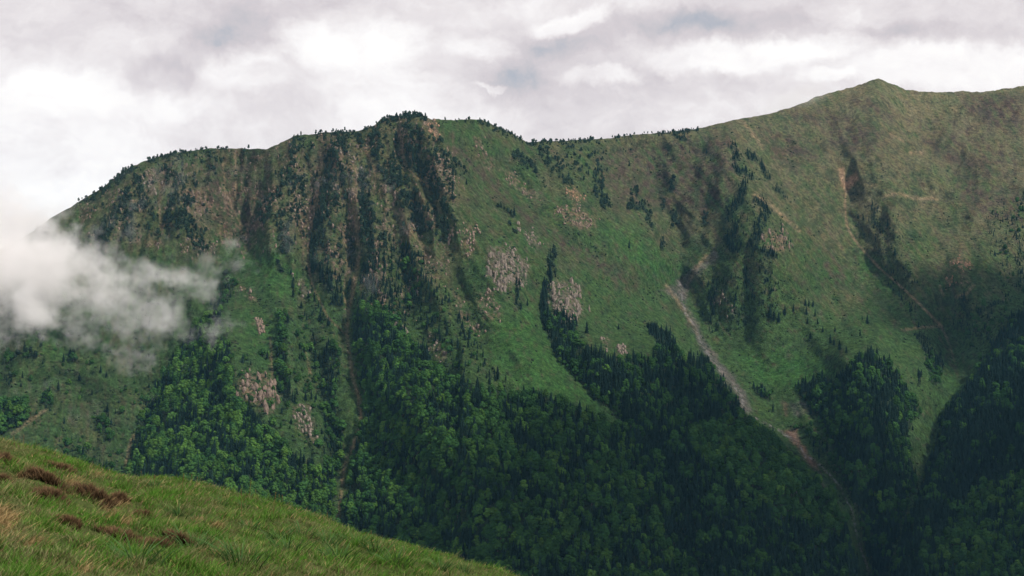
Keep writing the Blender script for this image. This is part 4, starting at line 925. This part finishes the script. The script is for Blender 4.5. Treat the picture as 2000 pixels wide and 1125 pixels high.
def grass_mat(name, root, tip, tip2, tr=.25):
    m, nt, b = mat_new(name)
    oi = N(nt, 'ShaderNodeObjectInfo'); at = N(nt, 'ShaderNodeAttribute', attribute_name='tip'); ti = N(nt, 'ShaderNodeAttribute', attribute_name='tone')
    a = MIXC(nt, ti.outputs['Fac'], tip, tip2)
    colr = MIXC(nt, MR(nt, at.outputs['Fac'], 0, .75), root, a)
    nt.links.new(colr, b.inputs['Base Color'])
    tl = N(nt, 'ShaderNodeBsdfTranslucent'); nt.links.new(colr, tl.inputs[0])
    mx = N(nt, 'ShaderNodeMixShader'); mx.inputs[0].default_value = tr
    nt.links.new(b.outputs[0], mx.inputs[1]); nt.links.new(tl.outputs[0], mx.inputs[2]); nt.links.new(mx.outputs[0], nt.nodes['Material Output'].inputs[0])
    return m
m_gr = grass_mat("grass_green", (.04, .08, .015), (.075, .22, .022), (.14, .28, .05))
m_ol = grass_mat("grass_olive", (.07, .075, .03), (.17, .21, .08), (.32, .29, .15))
m_st = grass_mat("grass_straw", (.16, .11, .05), (.42, .29, .13), (.55, .40, .21))
m_he = grass_mat("heather_twigs", (.014, .011, .008), (.065, .044, .026), (.20, .125, .07), .05)  # near-black root colour paints in the shadow inside the clumps
m_as = grass_mat("broad_leaf_green", (.03, .06, .02), (.055, .13, .03), (.10, .19, .07))

def blades(pos, length, width, lean, curl, heading, seed, name, mat, segs=3, tone=None):
    """many curved blades, each a tapered strip: pos (n,3)"""
    r = np.random.default_rng(seed); n = len(pos)
    ca, sa = np.cos(heading), np.sin(heading)
    t = np.linspace(0, 1, segs+1)
    hz = lean[:, None]*t + curl[:, None]*t*t                     # horizontal run
    up = t[None]*np.ones((n, 1))-(.35*curl[:, None])*t**2
    cx = pos[:, 0:1]+ca[:, None]*hz*length[:, None]; cy = pos[:, 1:2]+sa[:, None]*hz*length[:, None]; cz = pos[:, 2:3]+up*length[:, None]
    wv = width[:, None]*(1-t**1.6)*.5
    f = r.uniform(0, 6.28, n)
    # width mostly across the line of sight with random turn
    wx = np.cos(f*.35)[:, None]; wy = np.sin(f*.35)[:, None]
    L = np.stack([cx-wx*wv, cy-wy*wv, cz], -1); Rr = np.stack([cx+wx*wv, cy+wy*wv, cz], -1)
    # last ring shares one tip vertex
    V = np.empty((n, 2*segs+1, 3)); V[:, 0:2*segs:2] = L[:, :-1]; V[:, 1:2*segs:2] = Rr[:, :-1]; V[:, -1] = (L[:, -1]+Rr[:, -1])/2
    fl = []
    for k in range(segs-1): fl += [(2*k, 2*k+1, 2*k+3), (2*k, 2*k+3, 2*k+2)]
    fl.append((2*segs-2, 2*segs-1, 2*segs))
    fl = np.array(fl); nvb = 2*segs+1
    Fs = (fl[None]+(np.arange(n)*nvb)[:, None, None]).reshape(-1, 3)
    me = mesh_from(name, V.reshape(-1, 3), Fs, [mat])
    tp = np.concatenate([np.repeat(t[:-1], 2), [1]]); a = me.attributes.new('tip', 'FLOAT', 'POINT'); a.data.foreach_set('value', np.tile(tp, n).astype(np.float32))
    if tone is None: tone = r.uniform(0, 1, n)
    a = me.attributes.new('tone', 'FLOAT', 'POINT'); a.data.foreach_set('value', np.repeat(tone, nvb).astype(np.float32))
    return me

# turf points over the visible brow: uniform in azimuth, denser near
NB = 520000
rr_ = 5.5*(46/5.5)**rng.uniform(0, 1, NB)**.9
uu_ = rng.uniform(-290, 1250, NB)
bxp = (uu_-1000)/F*rr_; byp = rr_; bzp = hill_z(bxp, byp)
pu, pv = fgpatch(bxp, byp, bzp)
vis = (pv < 1235) & (pv > 700)
bxp, byp, bzp, pu, pv = bxp[vis], byp[vis], bzp[vis], pu[vis], pv[vis]
# named patches seen in the photograph (position on it, radius): straw and heather
STRAW = [(0, 1020, 45, 42), (10, 1045, 40, 22), (150, 942, 34, 12), (145, 950, 20, 12), (240, 985, 22, 14), (205, 1000, 40, 10), (215, 1008, 22, 9), (250, 1020, 20, 9), (75, 1065, 40, 8), (30, 935, 18, 7), (90, 872, 14, 5), (190, 930, 20, 6), (390, 1015, 18, 6), (420, 1030, 24, 10), (20, 895, 14, 6), (160, 1115, 30, 8), (240, 1050, 30, 6)]
HEATHER = [(8, 895, 14, 16, 'dark brown heather cut by the left edge of the picture'), (2, 937, 12, 12, 'brown heather low at the left edge of the near slope'), (88, 930, 34, 17, 'long brown heather clump on the upper part of the near slope'), (100, 968, 30, 14, 'dark heather clump below the long brown one'), (183, 960, 36, 26, 'largest rusty brown heather bush on the near slope'),
 (232, 972, 14, 14, 'small rusty heather right of the largest bush'), (280, 1008, 16, 9, 'small brown heather further down the near slope'), (345, 1053, 18, 9, 'round dark heather low in the middle of the near slope'), (300, 1065, 26, 9, 'flat dark heather clump near the bottom of the slope'), (235, 1052, 30, 7, 'thin brown heather streak near the bottom of the slope'),
 (135, 1022, 18, 8, 'small reddish heather sprig in deep green grass'), (120, 915, 20, 7, 'low brown heather near the brow of the hill')]
ws = np.zeros(len(pu)); n_a = fbm(bxp/1.1, byp/1.1, 3, 161); n_b = fbm(bxp/.35, byp/.35, 3, 163)
for (a, b_, c, d_) in STRAW: ws = np.maximum(ws, np.exp(-(((pu-a)/c)**2+((pv-b_)/d_)**2)))
wh = np.zeros(len(pu))
for (a, b_, c, d_, l_) in HEATHER: wh = np.maximum(wh, np.exp(-(((pu-a)/c)**2+((pv-b_)/d_)**2)))
ws = ws + .25*sstep(n_a, .15, .5)*sstep(pu, 700, 200); qs = rng.uniform(size=len(pu))
green_n = sstep(n_a+.5*n_b, -.25, .25)
kind = np.where(ws+.4*n_b > .62, 2, np.where(qs < .30+.55*green_n-.2*(pu < 60), 0, 1)); kind = np.where((kind == 1) & (qs > .88), 2, kind)
rr_ = byp
tuft = fbm(bxp/.28, byp/.5, 2, 165)
base_len = rng.uniform(.035, .125, len(pu))*(1+.45*n_a)*np.clip(1+1.5*tuft, .45, 2.0)
base_len = np.where(kind == 2, base_len*.85, base_len)*np.where(wh > .45, .6, 1)
short = sstep(rr_, 20, 36)*.0
for k, (nm, m, lab, sd) in enumerate((("grass", m_gr, 'fresh green grass on the near slope', 1), ("dry_grass", m_ol, 'pale olive grass among the green', 2), ("straw_grass", m_st, 'bleached straw grass in tufts', 3))):
    s_k = kind == k; n = s_k.sum()
    r = np.random.default_rng(sd)
    head = np.where(r.uniform(size=n) < .5, r.normal(-.3, .9, n), r.uniform(0, 6.28, n))
    if k == 2: head = r.normal(-.3, .9, n)
    lean = r.uniform(.05, .5, n)+(.5 if k == 2 else 0); curl = r.uniform(.1, .7, n)
    me = blades(np.stack([bxp, byp, bzp-.02], -1)[s_k], base_len[s_k], .0042*(1+rr_[s_k]/15)*r.uniform(.7, 1.3, n), lean, curl, head, sd, nm, m, segs=2)
    ob = bpy.data.objects.new(nm, me); C.objects.link(ob); ob['kind'] = 'stuff'; ob['label'] = lab

def at_hill(u, v):
    """ground point of the near hill seen at (u, v)"""
    x, z = ray(u, v); ys_ = np.linspace(4, 33.5, 900); g_ = hill_z(x*ys_, ys_)-z*ys_
    k = np.argmax(g_ > 0) if (g_ > 0).any() else np.argmax(g_)
    return np.array([x*ys_[k], ys_[k], hill_z(x*ys_[k], ys_[k])])

for q, (u, v, ru, rv_, lab) in enumerate(HEATHER):
    c = at_hill(u, v+rv_*.6); r = np.random.default_rng(500+q)
    rx = ru*c[1]/F*1.15; rh = rv_*2*c[1]/F; n = int(2200*min(1.6, .5+rx*ru/30)); ry = max(rx*.7, rh*.8)
    a = r.uniform(0, 6.28, n); s = np.sqrt(r.uniform(0, 1, n)); s = s*(1+.45*np.sin(a*3+q)+.25*np.sin(a*7+q*2)); x = c[0]+np.cos(a)*s*rx; y = c[1]+np.sin(a)*s*ry
    dome = np.maximum(1-s**2, 0)*rh*.36*(1+.7*fbm(x/.15, y/.15, 2, 301))
    pos = np.stack([x, y, hill_z(x, y)+dome*r.uniform(0, 1, n)], -1)
    me = blades(pos-np.array([*c]), r.uniform(.03, .10, n)+dome*.15, .005*(1+c[1]/18)*r.uniform(.6, 1.3, n), r.uniform(0, .8, n), r.uniform(-.2, .5, n), a+r.normal(0, .6, n), 600+q, "heather_bush", m_he, segs=2)
    ob = bpy.data.objects.new("heather_bush", me); ob.location = c; C.objects.link(ob); ob['label'] = lab; ob['category'] = 'heather'; ob['group'] = 'heather clumps on the near slope'

# leafy clumps with broad strap leaves, right part of the brow
CLUMPS = [(470, 1100, 1.5), (590, 1046, 1.0), (640, 1062, 1.2), (350, 1008, .9), (430, 985, .8), (545, 1052, .9), (490, 1035, .8), (560, 1075, 1.3), (735, 1080, 1.2), (770, 1100, 1.3), (700, 1062, 1.0), (860, 1112, 1.2), (380, 1075, 1.3), (660, 1095, 1.4), (560, 1010, .8), (610, 1014, .7), (810, 1085, .9), (300, 950, .6), (480, 990, .6), (270, 1100, 1.4), (520, 985, .6), (905, 1118, 1.0), (680, 1042, .7), (760, 1062, .7)]
PLANT_LAB = {}
for nm_, lo_, hi_ in (('along the brow', 0, 1012), ('across the middle', 1012, 1070), ('along the bottom', 1070, 9999)):
    idx_ = sorted([i for i, c_i in enumerate(CLUMPS) if lo_ <= c_i[1] < hi_], key=lambda i: CLUMPS[i][0])
    for n_, i in enumerate(idx_): PLANT_LAB[i] = f"{('first', 'second', 'third', 'fourth', 'fifth', 'sixth', 'seventh', 'eighth', 'ninth', 'tenth', 'eleventh', 'twelfth')[n_]} strap-leaved tuft from the left in the row {nm_} of the near slope"
for q, (u, v, sc) in enumerate(CLUMPS):
    c = at_hill(u, min(v, 1124)); r = np.random.default_rng(700+q); n = int(46*sc)
    a = r.uniform(0, 6.28, n); s = r.uniform(0, .16, n)*sc; x = np.cos(a)*s; y = np.sin(a)*s
    pos = np.stack([x, y, hill_z(x+c[0], y+c[1])-c[2]-.02], -1)
    me = blades(pos, r.uniform(.13, .27, n)*sc**.6, r.uniform(.009, .018, n), r.uniform(.1, .7, n), r.uniform(.2, .9, n), a, 800+q, "leafy_plant", m_as, segs=4)
    ob = bpy.data.objects.new("leafy_plant", me); ob.location = c; C.objects.link(ob)
    ob['label'] = PLANT_LAB[q]; ob['category'] = 'plant'; ob['group'] = 'strap-leaved plants on the near slope'
# dead flower stalks standing up against the woods
STALKS = [(302, 958, 22), (355, 968, 34), (373, 942, 10), (385, 945, 8), (472, 1010, 46), (487, 975, 30), (500, 968, 10), (533, 1010, 40), (545, 985, 14), (553, 987, 16), (46, 866, 14), (275, 921, 8), (726, 1040, 12), (640, 1010, 8), (28, 852, 10)]
for q, (u, v, hp) in enumerate(STALKS):
    c = at_hill(u, v); h = hp*c[1]/F+.05; g = Geo(); k = R.uniform(-.12, .12)
    tube(g, (0, 0, -.05), (k*h*.4, 0, h*.55), .0045, .0038, 5); tube(g, (k*h*.4, 0, h*.55), (k*h, 0, h), .0038, .002, 5)
    for z in (.78, .86, .93, 1.0):
        V0, F0 = ICO0; g.add(V0*[.007, .007, .013]+[k*h*z, 0, h*z], F0)
    ob = bpy.data.objects.new("dead_stalk", g.mesh("dead_stalk", m_st)); ob.location = c; C.objects.link(ob)
    ob['label'] = 'thin dead flower stalk sticking up from the grass of the near slope'; ob['category'] = 'stalk'; ob['group'] = 'dead stalks on the near slope'

# ------------------------------------------------------------------ mist and haze
def pw(u, v, D): x, z = ray(u, v); return (x*D, D, z*D)
MIST = [  # position on the photograph, distance, radii in metres (across, along, up), strength
 (-60, 540, 2260, 190, 120, 85, 1.25), (-50, 440, 2440, 150, 90, 70, 1.25), (60, 440, 2430, 80, 70, 44, .95), (60, 530, 2240, 130, 100, 58, 1.0), (160, 545, 2230, 110, 90, 48, .95), (250, 555, 2200, 90, 80, 48, .80), (340, 545, 2210, 75, 70, 38, .72),
 (0, 450, 2420, 130, 90, 42, 1.05), (110, 455, 2360, 62, 70, 52, .75), (60, 605, 2160, 80, 60, 46, .86), (190, 625, 2120, 62, 55, 56, .86), (245, 690, 2050, 60, 50, 26, .78), (310, 610, 2110, 70, 60, 50, .76),
 (460, 497, 2330, 26, 30, 34, .62), (395, 560, 2170, 52, 50, 46, .76), (-150, 640, 2150, 120, 80, 60, .9), (415, 650, 2050, 44, 40, 34, .62), (125, 425, 2450, 46, 60, 52, .8), (20, 500, 2300, 120, 80, 60, 1.0), (150, 480, 2330, 60, 60, 30, .5)]
mm = bpy.data.materials.new("mist"); mm.use_nodes = True; nt = mm.node_tree; nt.nodes.clear()
out = N(nt, 'ShaderNodeOutputMaterial'); pv_ = N(nt, 'ShaderNodeVolumePrincipled')
pv_.inputs['Color'].default_value = (1, .985, .98, 1); pv_.inputs['Anisotropy'].default_value = 0.0
tc = N(nt, 'ShaderNodeTexCoord'); OB = tc.outputs['Object']
nf, nc_ = NOISE(nt, OB, .016, 4, .62)
wv = N(nt, 'ShaderNodeVectorMath', operation='MULTIPLY_ADD'); nt.links.new(nc_, wv.inputs[0]); wv.inputs[1].default_value = (120, 60, 110); wv.inputs[2].default_value = (-60, -30, -55)
wa_ = N(nt, 'ShaderNodeVectorMath', operation='ADD'); nt.links.new(OB, wa_.inputs[0]); nt.links.new(wv.outputs[0], wa_.inputs[1])
tot = None
for (u, v, D, a, b_, c, k) in MIST:
    p = pw(u, v, D)
    s1 = N(nt, 'ShaderNodeVectorMath', operation='SUBTRACT'); nt.links.new(wa_.outputs[0], s1.inputs[0]); s1.inputs[1].default_value = p
    s2 = N(nt, 'ShaderNodeVectorMath', operation='MULTIPLY'); nt.links.new(s1.outputs[0], s2.inputs[0]); s2.inputs[1].default_value = (1/a, 1/b_, 1/c)
    ln = N(nt, 'ShaderNodeVectorMath', operation='LENGTH'); nt.links.new(s2.outputs[0], ln.inputs[0])
    gv = MR(nt, ln.outputs['Value'], 1.75, .0, 0, k, True)
    tot = gv if tot is None else M(nt, 'SMOOTH_MAX', tot, gv, .12)
n3, _ = NOISE(nt, OB, .030, 6, .70)
n5, _ = NOISE(nt, OB, .010, 4, .62)
er = M(nt, 'SUBTRACT', M(nt, 'SUBTRACT', M(nt, 'MULTIPLY', tot, 1.2), MR(nt, n3, .36, .64, .0, .72)), MR(nt, n5, .38, .62, -.02, .75))
den = M(nt, 'MULTIPLY', M(nt, 'MINIMUM', M(nt, 'MAXIMUM', er, 0), .85), .036)
nt.links.new(den, pv_.inputs['Density']); nt.links.new(pv_.outputs[0], out.inputs['Volume'])
V0, F0 = icosa(3)
ctr = np.array(pw(110, 560, 2220)); me = mesh_from("mist", V0*[560, 320, 300]+ctr, F0, [mm], smooth=True)
o = bpy.data.objects.new("mist", me); C.objects.link(o); o['kind'] = 'stuff'; o['label'] = 'torn white mist drifting across the left slopes'

# a thin veil on the shoulder of the summit
mv = bpy.data.materials.new("veil"); mv.use_nodes = True; nt = mv.node_tree; nt.nodes.clear()
out = N(nt, 'ShaderNodeOutputMaterial'); pv_ = N(nt, 'ShaderNodeVolumePrincipled'); pv_.inputs['Color'].default_value = (1, .985, .98, 1)
tc = N(nt, 'ShaderNodeTexCoord'); ln = N(nt, 'ShaderNodeVectorMath', operation='LENGTH'); nt.links.new(tc.outputs['Object'], ln.inputs[0])
n4, _ = NOISE(nt, tc.outputs['Object'], 2.2, 4, .6)
nt.links.new(M(nt, 'MULTIPLY', M(nt, 'MULTIPLY', MR(nt, ln.outputs['Value'], 1, .2, 0, 1, True), MR(nt, n4, .35, .65, .2, 1)), .0065), pv_.inputs['Density']); nt.links.new(pv_.outputs[0], out.inputs['Volume'])
me = mesh_from("veil", V0, F0, [mv], smooth=True); o = bpy.data.objects.new("mist", me); o.location = pw(1545, 196, 3660); o.scale = (120, 120, 42); o.rotation_euler = (0, -.32, 0); C.objects.link(o)
o['kind'] = 'stuff'; o['label'] = 'thin veil of mist on the left shoulder of the bare summit'

# unseen cumulus, added out of frame to throw shade on the lower woods
mc = bpy.data.materials.new("cloud"); mc.use_nodes = True; nt = mc.node_tree; b = nt.nodes['Principled BSDF']
b.inputs['Base Color'].default_value = (.9, .9, .9, 1); b.inputs['Roughness'].default_value = 1; b.inputs['Specular IOR Level'].default_value = 0
tl = N(nt, 'ShaderNodeBsdfTranslucent'); tl.inputs[0].default_value = (.9, .9, .9, 1); mx = N(nt, 'ShaderNodeMixShader'); mx.inputs[0].default_value = .5
nt.links.new(b.outputs[0], mx.inputs[1]); nt.links.new(tl.outputs[0], mx.inputs[2]); nt.links.new(mx.outputs[0], nt.nodes['Material Output'].inputs[0])
g = Geo(); V3, F3 = icosa(3); HS = 1650.0
SHADE = [(20, 1540, 240), (290, 1790, 290), (430, 2200, 230), (640, 2030, 310), (1000, 2300, 290), (480, 1450, 290), (900, 1560, 300), (1250, 1850, 330), (780, 3020, 200), (1230, 3000, 200)]   # where its shade falls and how wide
for k, (x, y, r_) in enumerate(SHADE):
    t_ = (HS+100)/SUN_DIR.z; c = np.array([x+SUN_DIR.x*t_, y+SUN_DIR.y*t_, HS+30*(k % 3)])
    nz = 1+.30*fbm(V3[:, 0]*2.2+k*3, V3[:, 1]*2.2+V3[:, 2]*1.7, 4, 900+k)
    P_ = V3*nz[:, None]*np.array([r_, r_, r_*.42]); P_[:, 2] = np.where(P_[:, 2] < 0, P_[:, 2]*.3, P_[:, 2]); g.add(P_+c, F3)
ob = bpy.data.objects.new("cloud", g.mesh("cloud", mc, True)); C.objects.link(ob); ob['kind'] = 'stuff'; ob['label'] = 'unseen cumulus added to shade the lower woods'

mh = bpy.data.materials.new("haze"); mh.use_nodes = True; nt = mh.node_tree; nt.nodes.clear()
out = N(nt, 'ShaderNodeOutputMaterial'); pv_ = N(nt, 'ShaderNodeVolumePrincipled'); pv_.inputs['Color'].default_value = (.28, .66, 1, 1); pv_.inputs['Density'].default_value = 1.7e-5
nt.links.new(pv_.outputs[0], out.inputs['Volume'])
zg = min(float(Z.min()), float(HZ.min()))-3; zlo = zg-1; zhi = 760
me = mesh_from("valley_floor", [(-5500, -50, zg), (5500, -50, zg), (5500, 7300, zg), (-5500, 7300, zg)], [(0, 1, 2, 3)], [m_scrub]); o = bpy.data.objects.new("valley_floor", me); C.objects.link(o); o['kind'] = 'structure'
Vb = [(x, y, z) for x in (-5600, 5600) for y in (-60, 7400) for z in (zlo, zhi)]
Fb = [(0, 1, 3, 2), (4, 6, 7, 5), (0, 4, 5, 1), (2, 3, 7, 6), (0, 2, 6, 4), (1, 5, 7, 3)]
me = mesh_from("haze", Vb, Fb, [mh]); o = bpy.data.objects.new("haze", me); C.objects.link(o); o['kind'] = 'stuff'; o['label'] = 'thin blue haze over the valley'
print("Z", zlo, float(PZ.max()))
